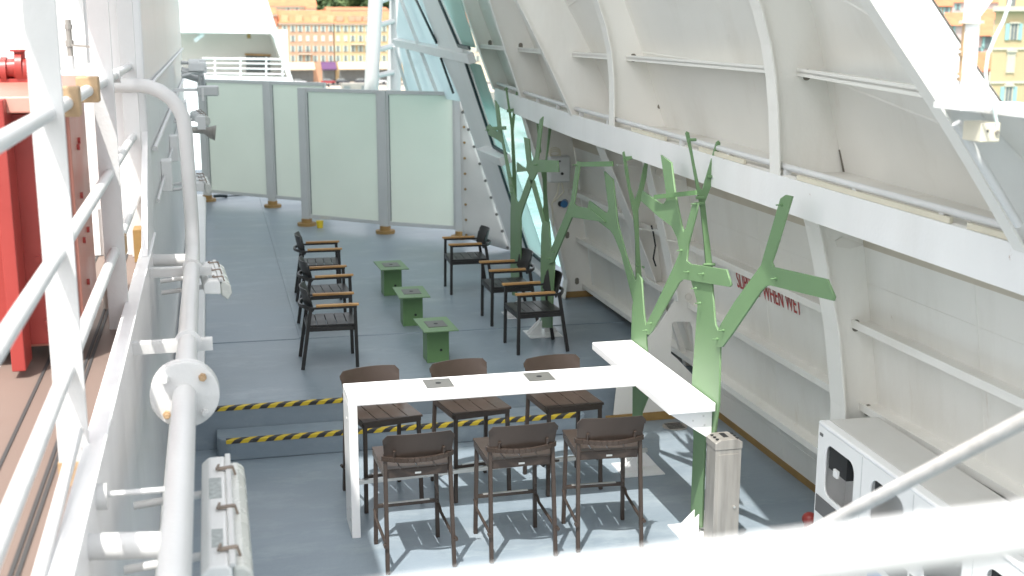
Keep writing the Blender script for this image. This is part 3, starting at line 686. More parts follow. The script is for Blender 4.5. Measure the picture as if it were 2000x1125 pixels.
# electrical box and blue socket on the far frame
p = aty(1092, 330, 14.4)
eb = thing('switch_box', p, 'grey switch box with coiled cable mounted under the far ledge', 'switch box')
MB().box(-.13, .13, -.06, .10, -.16, .16).build('case', 'grey', eb, bevel=.02)
mb = MB(); mb.tube([(.02, -.06, .0-.05), (.02, -.075, -.05)], .018, 10); mb.tube([(-.01, -.06, .1), (-.01, -.072, .1)], .012, 8); mb.build('knob', 'dark', eb)
mb = MB()
for k in range(3): mb.tube([(-.06+.1*math.cos(a)*.7, -.03+.01*k, .17+.05*math.sin(a)+.02*k) for a in [2*math.pi*i/14 for i in range(15)]], .008, 6)
mb.build('cable', 'cable', eb, smooth=True)
MB().tube([(0, 0, -.16), (-.02, 0, -.3), (-.08, .02, -.42), (-.06, .02, -.7)], .01, 6).build('cable', 'cable', eb, smooth=True)
MB().tube([(.03, 0, -.16), (.06, 0, -.28), (-.05, .02, -.4)], .01, 6).build('cable', 'cable', eb, smooth=True)
p = aty(1103, 398, 14.5)
bs = thing('power_socket', p, 'round blue power socket below the grey switch box', 'socket')
MB().tube([(.03, .1, 0), (-.02, -.04, 0)], .045, 18).build('cap', 'blue', bs, bevel=.006)
MB().tube([(-.06, 0, .0), (-.03, .02, 0)], .035, 14).build('ring', 'dark', bs)

# ================================================================== GLAZED SIDE beyond the bulwark
GN = Vector((1, 0, .335)).normalized(); GP = Vector((4.31, 0, ZU))
def gp(px, py): return atplane(px, py, GN, GP)
gw = thing('glazed_side_screen', (4.0, 18, ZU), 'inward leaning white side screen with tinted windows beyond the bulwark', 'window wall')
def gpoly(pts, thick, name, mat, off=0.):
    mb = MB(); mb.prism([gp(*p)+GN*off for p in pts], GN*thick); return mb.build(name, mat, gw, world=True)
gpoly([(818, -20), (852, -20), (900, 88), (913, 122), (966, 284), (974, 312), (1032, 487), (1062, 508), (1085, 560), (1000, 492), (897, 190), (863, 112)], .07, 'mullion', 'white')
gpoly([(851, -20), (890, -20), (925, 94), (899, 89)], .012, 'window_pane', 'glass', .02)
gpoly([(912, 122), (935, 128), (992, 299), (966, 285)], .012, 'window_pane', 'glass', .02)
gpoly([(974, 312), (998, 318), (1062, 509), (1032, 487)], .012, 'window_pane', 'glass', .02)
gpoly([(776, -20), (806, -20), (856, 84), (888, 182), (898, 200), (792, 185), (770, 60)], .012, 'pale_pane', 'paleglass', .04)
gpoly([(806, -20), (818, -20), (866, 112), (858, 86)], .012, 'pale_pane', 'paleglass', .03)
def gline(pts, w, name, mat, h=.03, off=-.02):
    mb = MB(); P = [gp(*p)+GN*off for p in pts]
    for a, b in zip(P, P[1:]): mb.bar(a, b, w, h, GN)
    return mb.build(name, mat, gw, world=True)
gline([(852, -20), (898, 88), (920, 93)], .045, 'gasket', 'gasket')
gline([(912, 122), (966, 285), (992, 300)], .045, 'gasket', 'gasket')
gline([(974, 312), (1032, 486), (1062, 510)], .045, 'gasket', 'gasket')
gline([(806, -20), (855, 83)], .05, 'gasket', 'gasket'); gline([(863, 112), (888, 182)], .05, 'gasket', 'gasket')
for pl in ([(782, -10), (856, 182)], [(772, 90), (800, 186)], [(797, 96), (826, 184)]): gline(pl, .07, 'glazing_bar', 'white', .05)
mb = MB(); mb.bar(gp(774, 82), gp(921, 114), .14, .10, GN); mb.build('sill_beam', 'white', gw, bevel=.01, world=True)
mb = MB(); mb.bar(gp(950, 292)-GN*.06, gp(996, 310)-GN*.06, .12, .16, GN); mb.build('sill_beam', 'white', gw, bevel=.01, world=True)
mb = MB(); mb.bar(gp(1003, 493), gp(1075, 552), .10, .10, GN); mb.build('base_rail', 'white', gw, world=True)
# lattice columns on the far deck
lc = thing('lattice_mast', (2.6, 24, ZU), 'pair of white tubular columns joined by ladder rungs behind the glass screens', 'mast')
a0, a1 = aty(724, 200, 23.5), aty(735, -30, 23.5); b0, b1 = aty(768, 200, 24.5), aty(776, -30, 24.5)
MB().tube([(a0.x, 23.5, ZU), a0, a1], .135, 20).build('column', 'rail', lc, smooth=True, world=True)
MB().tube([(b0.x, 24.5, ZU), b0, b1], .14, 20).build('column', 'rail', lc, smooth=True, world=True)
for py0, py1 in ((150, 140), (100, 88), (52, 40), (8, -8)):
    MB().tube([aty(728, py0, 23.5), aty(772, py1, 24.5)], .05, 12).build('rung', 'rail', lc, smooth=True, world=True)

# canvas triangle with eyelets
cv = thing('canvas_sheet', (3.9, 18.1, ZU), 'white canvas triangle laced between glass screen and leaning side wall', 'canvas')
A, B, Cc = aty(897, 192, 18.3), aty(903, 464, 18.3), aty(996, 489, 18.08)
mb = MB(); NR = 14; vs = []; idx = {}
for i in range(NR+1):
    for j in range(i+1):
        t = i/NR; s_ = j/max(i, 1)
        p = A+(B-A)*t*(1-s_)+(Cc-A)*t*s_
        wv = noise.noise(Vector((p.x*2.2, p.z*3.5, 1)))*.06
        vs.append(p+Vector((0, wv, 0))); idx[i, j] = len(vs)-1
fs = []
for i in range(NR):
    for j in range(i+1):
        fs.append((idx[i, j], idx[i+1, j], idx[i+1, j+1]))
        if j < i: fs.append((idx[i, j], idx[i+1, j+1], idx[i, j+1]))
mb.add(vs, fs); o = mb.build('sheet', 'canvas', cv, smooth=True, world=True); sd = o.modifiers.new('solid', 'SOLIDIFY'); sd.thickness = .006
for k in range(9):
    t = (k+.8)/9; p = A+(Cc-A)*t; MB().tube([p+Vector((-.03, -.06, 0)), p+Vector((-.03, -.04, 0))], .022, 8).build('eyelet', 'inset', cv, world=True)
    p = A+(B-A)*t; MB().tube([p+Vector((.05, -.07, 0)), p+Vector((.05, -.05, 0))], .02, 8).build('eyelet', 'primer', cv, world=True)
MB().tube([A+Vector((0, -.08, 0)), Cc+Vector((0, -.08, 0))], .014, 8).build('lacing', 'grey', cv, world=True)

# ================================================================== FROSTED SCREENS
def screen_run(name, label, posts, ztop, zbot, open_end=False):
    c = Vector((sum(p[0] for p in posts)/len(posts), sum(p[1] for p in posts)/len(posts), ZU))
    r = thing(name, c, label, 'glass screen', 'frosted glass screens')
    for i, (x, y) in enumerate(posts):
        if open_end and i == len(posts)-1: continue
        d = Vector((posts[min(i+1, len(posts)-1)][0]-posts[max(i-1, 0)][0], posts[min(i+1, len(posts)-1)][1]-posts[max(i-1, 0)][1], 0)).normalized()
        mb = MB(); mb.bar((x, y, ZU+.05), (x, y, ztop+.03), .15, .09, (d.y, -d.x, 0)); mb.build('post', 'grey', r, bevel=.008, world=True)
        mb = MB(); mb.tube([(x, y, ZU), (x, y, ZU+.05)], .16, 16); mb.tube([(x, y, ZU+.05), (x, y, ZU+.12)], .09, 14); mb.build('foot', 'primer', r, world=True)
    for (x0, y0), (x1, y1) in zip(posts, posts[1:]):
        a = Vector((x0, y0, 0)); b = Vector((x1, y1, 0)); d = (b-a).normalized(); nn = Vector((d.y, -d.x, 0)); a = a+d*.076; b = b-d*(.076 if not (open_end and (x1, y1) == posts[-1]) else 0)
        zb = Vector((0, 0, zbot)); zt = Vector((0, 0, ztop))
        mb = MB(); mb.bar(a+zt, b+zt, .05, .06); mb.bar(a+zb, b+zb, .05, .06); e = Vector((0, 0, .031))
        mb.bar(a+d*.02+zb+e, a+d*.02+zt-e, .05, .04, d); mb.bar(b-d*.02+zb+e, b-d*.02+zt-e, .05, .04, d); fr = mb.build('frame', 'grey', r, bevel=.004, world=True)
        mb = MB(); q = [a+d*.035+zb+e*.8, b-d*.035+zb+e*.8, b-d*.035+zt-e*.8, a+d*.035+zt-e*.8]; mb.prism(q, nn*.012); mb.build('pane', 'frost', fr, world=True)
        MB().bar(a+d*.044+nn*.014+zb+e*1.4, a+d*.044+nn*.014+zt-e*1.4, .012, .006, nn).build('seal', 'gasket', fr, world=True)
    return r
screen_run('glass_screen', 'nearer frosted green glass screen of two panes on grey posts', [(1.49, 21.19), (2.69, 20.1), (3.80, 19.3)], 2.69, ZU+.17)
screen_run('glass_screen', 'farther frosted glass screen beside the deckhouse wall, partly behind the other', [(-.16, 24.6), (1.03, 23.5), (2.0, 22.6)], 2.70, ZU+.20, True)

# ================================================================== FURNITURE
def stool():
    r = thing('bar_stool', (0, 0, 0), '', 'bar stool')
    W, D = .235, .26
    for sx in (-1, 1):
        # front leg (table side, +y)
        MB().bar((sx*W, D, 0), (sx*(W-.012), D-.015, .74), .030, .030, (0, 1, 0)).build('leg', 'brown', r, bevel=.004)
        MB().bar((sx*(W+.005), -D-.02, 0), (sx*(W-.005), -D+.055, .87), .028, .034, (0, 1, 0)).build('leg', 'brown', r, bevel=.004)
        mb = MB(); mb.tube([(sx*(W+.004), D-.0, .275), (sx*(W+.006), D-.05, .262), (sx*(W+.008), D-.08, .235), (sx*(W+.008), -D+.0, .215)], .012, 8); mb.tube([(sx*(W+.018), -D+.0, .215), (sx*(W+.018), -D-.04, .215)], .014, 8)
        mb.build('stretcher', 'brown', r, smooth=True)
    MB().bar((-W+.01, D-.006, .30), (W-.01, D-.006, .30), .030, .026).build('footrest', 'brown', r, bevel=.003)
    MB().bar((-W+.06, D-.006, .3145), (W-.06, D-.006, .3145), .026, .003).build('footrest_plate', 'bare', r)
    # slatted seat: five boards with slots between them, split in the middle
    mb = MB(); n = 4; sw = (2*W+.03)/n
    for k in range(n):
        x0 = -W-.015+k*sw; mb.box(x0+.0045, x0+sw-.0045, -D+.04, D+.02, .742, .756)
    for y in (-D+.04, -.01, D-.02): mb.box(-W-.01, W+.01, y, y+.045, .738, .7525)
    mb.build('seat', 'brown', r, bevel=.002)
    mb = MB(); mb.box(-W, W, D-.012, D+.012, .70, .7375); mb.box(-W+.02, W-.02, -D+.045, -D+.07, .685, .7375); mb.box(-W-.012, -W+.012, -D+.06, D-.012, .70, .7375); mb.box(W-.012, W+.012, -D+.06, D-.012, .70, .7375)
    mb.build('seat_frame', 'brown', r, bevel=.003)
    MB().box(-.022, .022, -D+.040, -D+.0445, .705, .718).build('badge', 'bare', r)
    # curved backrest shell
    mb = MB(); nx, nz = 16, 6; vs = []; fs = []
    for off in (0, .010):
        for j in range(nz+1):
            for i in range(nx+1):
                u = -1+2*i/nx; v = j/nz
                hw = .238+.018*v
                x = u*hw; cut = max(0., abs(u)-.86)/.14; vv = v
                zz = .832+vv*.190+.008*(1-u*u)*v; zz -= (cut**2)*.035*(1 if v > .8 else 0)-(cut**2)*.02*(1 if v < .15 else 0)
                y = -D+.035-.045*(1-u*u)-.05*v+off
                vs.append((x, y, zz))
    m_ = (nx+1)*(nz+1)
    for j in range(nz):
        for i in range(nx):
            a = j*(nx+1)+i; fs.append((a, a+1, a+nx+2, a+nx+1)); fs.append((m_+a, m_+a+nx+1, m_+a+nx+2, m_+a+1))
    for i in range(nx):
        fs.append((i, m_+i, m_+i+1, i+1)); a = nz*(nx+1)+i; fs.append((a, a+1, m_+a+1, m_+a))
    for j in range(nz):
        a = j*(nx+1); fs.append((a, a+nx+1, m_+a+nx+1, m_+a)); a += nx; fs.append((a, m_+a, m_+a+nx+1, a+nx+1))
    mb.add(vs, fs); mb.build('backrest', 'brown', r, smooth=True)
    mb = MB()
    P = [(-W-.012, -D+.075, .838)]+[((-1+2*i/12)*(W+.012), -D+.040-.088*(1-(-1+2*i/12)**2), .838) for i in range(13)]+[(W+.012, -D+.075, .838)]
    for a, b in zip(P, P[1:]): mb.bar(a, b, .022, .034)
    mb.build('back_rail', 'brown', r, bevel=.002)
    for sx in (-1, 1): MB().tube([(sx*.175, -D+.002, .845), (sx*.175, -D-.012, .905)], .011, 8).build('peg', 'brown', r)
    return r
st = stool()
spots = [(1.275, 8.36, 2, 'front', 'brown slatted bar stool on the near side nearest the white table leg'),
         (2.03, 8.37, 1, 'front', 'brown slatted bar stool in the middle of the near row'),
         (2.71, 8.38, -4, 'front', 'brown slatted bar stool on the near side next to the green trunk'),
         (1.21, 9.52, 192, 'rear', 'brown bar stool behind the table nearest the white table leg'),
         (1.95, 9.56, 190, 'rear', 'brown bar stool in the middle of the row behind the table'),
         (2.73, 9.51, 186, 'rear', 'brown bar stool behind the table next to the white crossbar')]
for i, (x, y, a, g, lab) in enumerate(spots):
    o = st if i == 0 else dup(st)
    o.location = (x, y, 0); o.rotation_euler = (0, 0, R(a)); tag(o, lab, 'bar stool', 'bar stools around the white table')

def armchair():
    r = thing('armchair', (0, 0, 0), '', 'armchair')
    W, D = .265, .258
    for sx in (-1, 1):
        MB().bar((sx*W, D, 0), (sx*W, D-.01, .635), .028, .034, (0, 1, 0)).build('leg', 'black', r, bevel=.004)
        MB().bar((sx*(W-.005), -D-.03, 0), (sx*(W-.01), -D+.07, .64), .028, .036, (0, 1, 0)).build('leg', 'black', r, bevel=.004)
        MB().bar((sx*W, D+.01, .628), (sx*(W-.004), -D+.06, .628), .034, .022).build('arm_frame', 'black', r, bevel=.003)
        MB().bar((sx*W, D+.03, .652), (sx*(W-.002), -D+.12, .652), .052, .022).build('armrest', 'teak', r, bevel=.004)
    mb = MB(); n = 5; sw = (2*D-.02)/n
    for k in range(n):
        y0 = -D+.03+k*sw; mb.box(-W+.015, W-.015, y0+.004, y0+sw-.004, .437, .452)
    mb.box(-W+.02, -W+.06, -D+.04, D-.01, .43, .4475); mb.box(W-.06, W-.02, -D+.04, D-.01, .43, .4475)
    mb.build('seat', 'black', r, bevel=.002)
    mb = MB(); mb.box(-W+.014, W-.014, D-.02, D+.005, .385, .4295); mb.box(-W+.0, W-.0, -D+.02, -D+.045, .40, .4295)
    mb.box(-W+.014, -W+.034, -D+.045, D-.02, .385, .4295); mb.box(W-.034, W-.014, -D+.045, D-.02, .385, .4295); mb.build('seat_frame', 'black', r, bevel=.003)
    mb = MB(); nx, nz = 16, 6; vs = []; fs = []
    for off in (0, .010):
        for j in range(nz+1):
            for i in range(nx+1):
                u = -1+2*i/nx; v = j/nz; hw = .225+.025*v; cut = max(0., abs(u)-.86)/.14
                zz = .575+v*.235-(cut**2)*.04*(1 if v > .8 else 0)+(cut**2)*.03*(1 if v < .15 else 0)
                vs.append((u*hw, -D+.098-.075*(1-u*u)-.052*v+off, zz))
    m_ = (nx+1)*(nz+1)
    for j in range(nz):
        for i in range(nx):
            a = j*(nx+1)+i; fs.append((a, a+1, a+nx+2, a+nx+1)); fs.append((m_+a, m_+a+nx+1, m_+a+nx+2, m_+a+1))
    for i in range(nx):
        fs.append((i, m_+i, m_+i+1, i+1)); a = nz*(nx+1)+i; fs.append((a, a+1, m_+a+1, m_+a))
    for j in range(nz):
        a = j*(nx+1); fs.append((a, a+nx+1, m_+a+nx+1, m_+a)); a += nx; fs.append((a, m_+a, m_+a+nx+1, a+nx+1))
    mb.add(vs, fs); mb.build('backrest', 'black', r, smooth=True)
    mb = MB(); P = [((-1+2*i/10)*(W-.006), -D+.06-.095*(1-(-1+2*i/10)**2), .628) for i in range(11)]
    for a, b in zip(P, P[1:]): mb.bar(a, b, .022, .032)
    mb.build('back_rail', 'black', r, bevel=.002)
    return r
ac = armchair()
chairs = [(1.055, 12.38, -91, 'left', 'black armchair with teak arms, nearest of the left row'),
          (1.15, 13.84, -88, 'left', 'black armchair with teak arms in the middle of the left row'),
          (1.215, 15.52, -92, 'left', 'black armchair with teak arms, farthest of the left row'),
          (3.245, 12.44, 92, 'right', 'black armchair with teak arms, nearest of the right row before a green trunk'),
          (3.26, 13.72, 90, 'right', 'black armchair with teak arms in the middle of the right row'),
          (3.13, 15.46, 88, 'right', 'black armchair with teak arms, farthest right near the glass screen')]
for i, (x, y, a, g, lab) in enumerate(chairs):
    o = ac if i == 0 else dup(ac)
    o.location = (x, y, ZU); o.rotation_euler = (0, 0, R(a)); tag(o, lab, 'armchair', 'black armchairs facing the low green tables')

def low_table():
    r = thing('side_table', (0, 0, 0), '', 'side table')
    MB().box(-.178, .178, -.30, .30, .365, .377).build('tabletop', 'green', r, bevel=.002)
    MB().box(-.115, .115, -.115, .115, 0, .3645).build('pedestal', 'dgreen', r, bevel=.003)
    pl = MB().box(-.10, .10, -.13, .13, .3772, .382).build('inset_plate', 'inset', r)
    MB().tube([(0, 0, .3822), (0, 0, .3835)], .022, 14).build('hole', 'dark', pl)
    mb = MB(); mb.tube([(.03, -.1155, .13), (.03, -.122, .13)], .014, 10); mb.build('knob', 'dark', r)
    return r
lt = low_table()
for i, (x, y, lab) in enumerate([(2.13, 12.20, 'square green side table with grey inset, nearest of the three'), (2.13, 13.80, 'square green side table with grey inset in the middle of its row'), (2.13, 15.45, 'square green side table with grey inset, farthest of the three')]):
    o = lt if i == 0 else dup(lt); o.location = (x, y, ZU); o.rotation_euler = (0, 0, R((1.5, -1, 2)[i])); tag(o, lab, 'side table', 'low green tables between the armchairs')

# bar table
bt = thing('bar_table', (2.1, 8.95, 0), 'long white T shaped bar table with two grey inset plates', 'table')
def b_(mb, n, m='counter', **k): return mb.build(n, m, bt, world=True, **k)
b_(MB().box(.870, 3.09, 8.747, 9.14, 1.035, 1.101), 'tabletop', bevel=.007)
b_(MB().box(.870, .935, 8.747, 9.14, 0, 1.0345), 'leg_panel', bevel=.004)
b_(MB().box(3.0905, 3.449, 8.01, 9.885, 1.035, 1.101), 'crossbar', bevel=.007)
mb = MB(); mb.prism([(3.10, 8.07, 1.034), (3.447, 8.07, 1.034), (3.447, 8.07, .80)], (0, .012, 0)); b_(mb, 'gusset')
mb = MB(); mb.prism([(3.10, 9.87, 1.034), (3.447, 9.87, 1.034), (3.447, 9.87, .80)], (0, .012, 0)); b_(mb, 'gusset')
b_(MB().bar((.936, 9.12, .30), (3.40, 9.30, .30), .03, .03), 'foot_rail', 'bare')
for px, py in ((856, 749), (1053, 736)):
    c = atz(px, py, 1.101); pl = b_(MB().box(c.x-.105, c.x+.105, c.y-.115, c.y+.115, 1.1012, 1.105), 'inset_plate', 'inset')
    MB().tube([(c.x, c.y, 1.1052), (c.x, c.y, 1.107)], .022, 14).build('hole', 'dark', pl, world=True)
mb = MB()
for (y, z) in ((8.83, .12), (9.05, .12), (8.83, .22), (8.9, .9)): mb.tube([(.8695, y, z), (.866, y, z)], .012, 8)
for (x, z) in ((3.38, .99), (3.30, .96), (3.39, .92)): mb.tube([(x, 8.0695, z), (x, 8.066, z)], .008, 8)
b_(mb, 'screw', 'rail')

# ash bin
ab = thing('ash_bin', (3.49, 7.93, 0), 'tall brushed steel ash bin post beside the green trunk', 'ash bin')
MB().box(-.10, .10, -.085, .085, 0, .80).build('body', 'steel', ab, bevel=.004)
MB().box(-.078, .078, -.090, -.0855, .03, .765).build('door', 'steel', ab, bevel=.002)
tp = MB(); tp.prism([(-.104, -.09, .8005), (.104, -.09, .8005), (.104, -.09, .85), (.06, -.09, .875), (-.06, -.09, .875), (-.104, -.09, .85)], (0, .18, 0)); tpo = tp.build('cap', 'steel', ab, bevel=.003)
mb = MB()
for (x, y) in ((-.06, -.05), (-.06, 0), (-.06, .05), (.06, .05), (.06, 0), (.06, -.05)):
    mb.tube([(x*1.25, y, .868-.0), (x*1.25, y, .8735)], .013, 10)
mb.box(-.02, .02, -.03, .06, .8752, .877); mb.build('ash_hole', 'dark', tpo)
MB().tube([(.055, -.0905, .36), (.055, -.10, .36)], .010, 10).build('lock', 'bare', ab)

# recycling cabinet of three bays
rc = thing('recycling_cabinet', (3.885, 7.26, 0), 'white recycling cabinet with rounded openings against the bulwark', 'recycling bin', rot=R(-2.6))
HC, DC, BW_, NB = 1.18, .42, .64, 4
def cbx(mb, n, m='cabinet', par=None, **k): return mb.build(n, m, par or rc, **k)
loops = [[(0, 0), (BW_*NB, 0), (BW_*NB, HC-.03), (0, HC-.03)]]
for k in range(NB):
    s0 = k*BW_; loops.append(rrect(s0+.12, s0+.54, .70, 1.06, .08)); 
outline_plate('front_panel', loops, .016, (0, 0, 0), (0, -1, 0), (0, 0, 1), (1, 0, 0), 'cabinet', None).parent = rc
cbx(MB().box(.066, DC, -BW_*NB, .0, HC-.03, HC-.003), 'top', 'cabtop', bevel=.004)  # greyer than the cabinet white: shade on the top put into its colour
cbx(MB().box(-.012, .0655, -BW_*NB, .0, HC-.03, HC), 'sun_tone_strip', 'counter', bevel=.012)  # whiter strip paints sunlight along the front edge of the top
cbx(MB().box(.009, DC, -.016, 0, 0, HC-.0305), 'side_panel'); cbx(MB().box(.009, DC, -BW_*NB, -BW_*NB+.016, 0, HC-.0305), 'side_panel'); cbx(MB().box(DC-.016, DC, -BW_*NB+.017, -.017, 0, HC-.0305), 'back_panel')
cbx(MB().box(.20, .21, -BW_*NB+.02, -.02, .30, HC-.05), 'inner_panel')
for k in range(NB):
    s0 = -k*BW_
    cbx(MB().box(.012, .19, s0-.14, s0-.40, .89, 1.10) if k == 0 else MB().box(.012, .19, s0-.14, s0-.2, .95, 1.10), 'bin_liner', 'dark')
    if k == 0: cbx(MB().box(-.004, .012, s0-.24, s0-.30, .87, .92), 'latch')
    cbx(MB().box(-.013, -.0085, s0-BW_+.01, s0-.02, .545, .665), 'label_band', 'band')
    if k in (1, 2): cbx(MB().box(-.013, -.0085, s0-BW_+.10, s0-.16, .28, .50), 'label', 'lblue' if k == 1 else 'lyellow')
    if k > 0: cbx(MB().box(-.0095, -.0085, s0-.004, s0+.004, .01, HC-.035), 'seam', 'grey')
# cracked-stone pattern on the first bay
cells = []
random.seed(3)
pat = MB()
gx, gz = 6, 5
for i in range(gx):
    for j in range(gz):
        cx = .16+i*.055+random.uniform(-.012, .012)+(j % 2)*.02; cz = .25+j*.058+random.uniform(-.012, .012); n_ = random.choice((5, 6)); ph = random.random()*6
        rr_ = random.uniform(.017, .025)
        pat.prism([(-.0115, -(cx+rr_*math.cos(ph+2*math.pi*q/n_)), cz+1.15*rr_*math.sin(ph+2*math.pi*q/n_)) for q in range(n_)], (.003, 0, 0))
po = cbx(pat, 'cut_pattern', 'band')
cbx(MB().box(-.0125, -.0085, -.075, -.03, 1.085, 1.105), 'badge', 'band')
# red cap on the floor behind the cabinet corner
p = atz(1580, 1040, 0)
rd = thing('hydrant_cap', (p.x, p.y, 0), 'small red round hydrant cap on the floor by the cabinet', 'hydrant')
mb = MB(); mb.tube([(0, 0, 0), (0, 0, .08)], .04, 16); mb.dome((0, 0, .11), .06, sz=.9); mb.build('cap', 'red', rd, smooth=True)
MB().tube([(0, 0, 0), (0, 0, .012)], .07, 16).build('base', 'grey', rd)
# drain grate and cup
p = atz(1318, 833, 0)
dr = thing('floor_drain', (p.x, p.y, 0), 'round dark metal drain grate in the lower deck floor', 'drain')
MB().tube([(0, 0, 0), (0, 0, .006)], .12, 24).build('rim', 'steel', dr)
mb = MB()
for k in range(5): mb.box(-.08, .08, -.075+.035*k, -.06+.035*k, .0065, .009)
mb.build('slot', 'dark', dr)
p = atz(625, 445, ZU)
cu_ = thing('yellow_cup', (p.x, p.y, ZU), 'yellow plastic cup on the deck beside a screen post', 'cup')
MB().tube([(0, 0, 0), (0, 0, .12)], [.05, .062], 16).build('cup', 'yellow', cu_, smooth=True)
p = atz(418, 388, ZU)
wr = thing('coiled_hose_fitting', (p.x, p.y, ZU), 'small dark hose fitting lying by the far deckhouse wall', 'hose')
mb = MB(); mb.tube([(0, 0, .05), (.12, .08, .045), (.26, .08, .03)], .032, 10); mb.tube([(.26, .08, .03), (.6, .2, .02)], .012, 8); mb.build('hose', 'gasket', wr, smooth=True)

# ================================================================== GREEN STEEL TREES  (flat cut plates standing along the bulwark)
XT = 3.462
def tplate(pts, x, name, par, mat='green', thick=.012):
    P = [atx(px, py, x) for px, py in pts]
    loops = [[(q.y, q.z) for q in P]]
    return outline_plate(name, loops, thick, (x, 0, 0), (0, 1, 0), (0, 0, 1), (1, 0, 0), mat, par, bevel=.0015)
def yplate(pts, y, name, par, mat='green', thick=.016):
    P = [aty(px, py, y) for px, py in pts]
    return outline_plate(name, [[(q.x, q.z) for q in P]], thick, (0, y, 0), (1, 0, 0), (0, 0, 1), (0, 1, 0), mat, par, bevel=.0015)
def bolts(pts, x, par):
    for px, py in pts:
        q = atx(px, py, x); mb = MB(); mb.tube([q+Vector((-.006, 0, 0)), q+Vector((-.022, 0, 0))], .010, 8); mb.tube([q+Vector((-.022, 0, 0)), q+Vector((-.05, 0, 0))], .005, 6)
        mb.build('bolt', 'green', par, world=True)
def foot(root, x, y, z, s=1.):
    mb = MB(); mb.box(x-.17*s, x+.2*s, y-.15*s, y+.20*s, z, z+.01)
    mb.prism([(x-.17*s, y-.03, z+.011), (x-.008, y-.03, z+.011), (x-.008, y-.03, z+.17)], (0, .012, 0)); mb.prism([(x+.045, y+.05, z+.011), (x+.2*s, y+.05, z+.011), (x+.045, y+.05, z+.19)], (0, .012, 0))
    mb.prism([(x-.17*s, y+.06, z+.011), (x-.008, y+.06, z+.011), (x-.008, y+.06, z+.17)], (0, .012, 0))
    mb.build('foot', 'counter', root, world=True)
# tree A
tA = thing('steel_tree', (XT, 8.26, 0), 'bright green cut steel tree at the near end of the white crossbar', 'steel tree', 'green steel trees')
tplate([(1349, 1030), (1356, 860), (1353, 743), (1364, 597), (1362, 585), (1349, 540), (1391, 548), (1395, 600), (1398, 633), (1402, 642), (1408, 660), (1405, 790), (1397, 850), (1378, 862), (1372, 1030)], XT, 'trunk', tA)
tplate([(1400, 668), (1400, 655), (1410, 632), (1436, 590), (1488, 518), (1496, 490), (1526, 388), (1536, 381), (1548, 384), (1516, 490), (1508, 512), (1512, 522), (1530, 526), (1617, 546), (1631, 580), (1629, 587), (1506, 557), (1498, 558), (1488, 568), (1432, 650), (1412, 677), (1404, 678)], XT-.016, 'branch', tA)
bolts([(1404, 662), (1416, 645), (1519, 544), (1530, 400)], XT-.016, tA)
vA = [(1379, 524), (1374, 463), (1368, 406), (1361, 371), (1349, 303), (1339, 261), (1341, 257), (1345, 259), (1354, 310), (1365, 364), (1371, 373), (1377, 353), (1399, 278), (1403, 275), (1406, 279), (1395, 346), (1376, 394), (1381, 442), (1386, 478), (1391, 522)]
yplate(vA, 8.62, 'twig', tA)
mb = MB()
for px, py in ((1352, 273), (1390, 345), (1367, 386), (1366, 398), (1381, 517), (1389, 517)):
    q = aty(px, py, 8.6); MB().tube([q+Vector((-.03, 0, 0)), q+Vector((.03, 0, 0))], .012, 8).build('bolt', 'green', tA, world=True)
foot(tA, XT-.03, 8.22, 0)
# tree B
tB = thing('steel_tree', (XT, 9.6, 0), 'green cut steel tree behind the far end of the white crossbar', 'steel tree', 'green steel trees')
tplate([(1236, 905), (1237, 760), (1234, 660), (1236, 600), (1238, 590), (1224, 534), (1214, 495), (1200, 460), (1193, 450), (1168, 431), (1148, 410), (1152, 392), (1178, 412), (1187, 417), (1190, 408), (1181, 335), (1198, 351), (1207, 435), (1224, 499), (1240, 546), (1244, 549), (1246, 540), (1246, 534), (1254, 545), (1258, 606), (1262, 640), (1265, 700), (1268, 770), (1254, 805), (1248, 905)], XT, 'trunk', tB)
tplate([(1262, 650), (1262, 636), (1280, 600), (1320, 515), (1329, 492), (1324, 465), (1313, 442), (1285, 421), (1253, 392), (1256, 373), (1290, 397), (1297, 399), (1302, 392), (1303, 380), (1292, 303), (1312, 318), (1320, 381), (1331, 436), (1336, 454), (1341, 445), (1354, 399), (1363, 397), (1362, 412), (1345, 478), (1342, 510), (1350, 516), (1420, 527), (1429, 556), (1426, 560), (1335, 545), (1327, 552), (1300, 600), (1275, 645), (1268, 654)], XT-.02, 'branch', tB)
bolts([(1265, 645), (1274, 631), (1334, 489), (1347, 531), (1376, 535), (1362, 398), (1362, 563), (1370, 592)], XT-.02, tB)
yplate([(1242, 549), (1241, 470), (1237, 420), (1230, 385), (1222, 340), (1216, 298), (1219, 296), (1226, 330), (1231, 365), (1240, 392), (1249, 365), (1256, 330), (1261, 313), (1265, 315), (1262, 345), (1254, 380), (1246, 410), (1248, 480), (1253, 546)], 10.35, 'twig', tB)
yplate([(1222, 306), (1234, 305), (1234, 302), (1236, 302), (1236, 310), (1222, 314)], 10.33, 'twig', tB)
q0, q1 = atx(1278, 385, XT-.05), atx(1360, 376, XT-.05)
MB().bar(q0, q1, .012, .035, (0, 0, 1)).build('tie_bar', 'dgreen', tB, world=True)
mb = MB()
for px, py in ((1246, 520), (1255, 521), (1247, 547), (1255, 548), (1240, 570), (1240, 585)):
    q = aty(px, py, 10.3); MB().tube([q+Vector((0, 0, 0)), q+Vector((0, -.03, 0))], .010, 8).build('bolt', 'green', tB, world=True)
foot(tB, XT-.03, 9.62, 0)
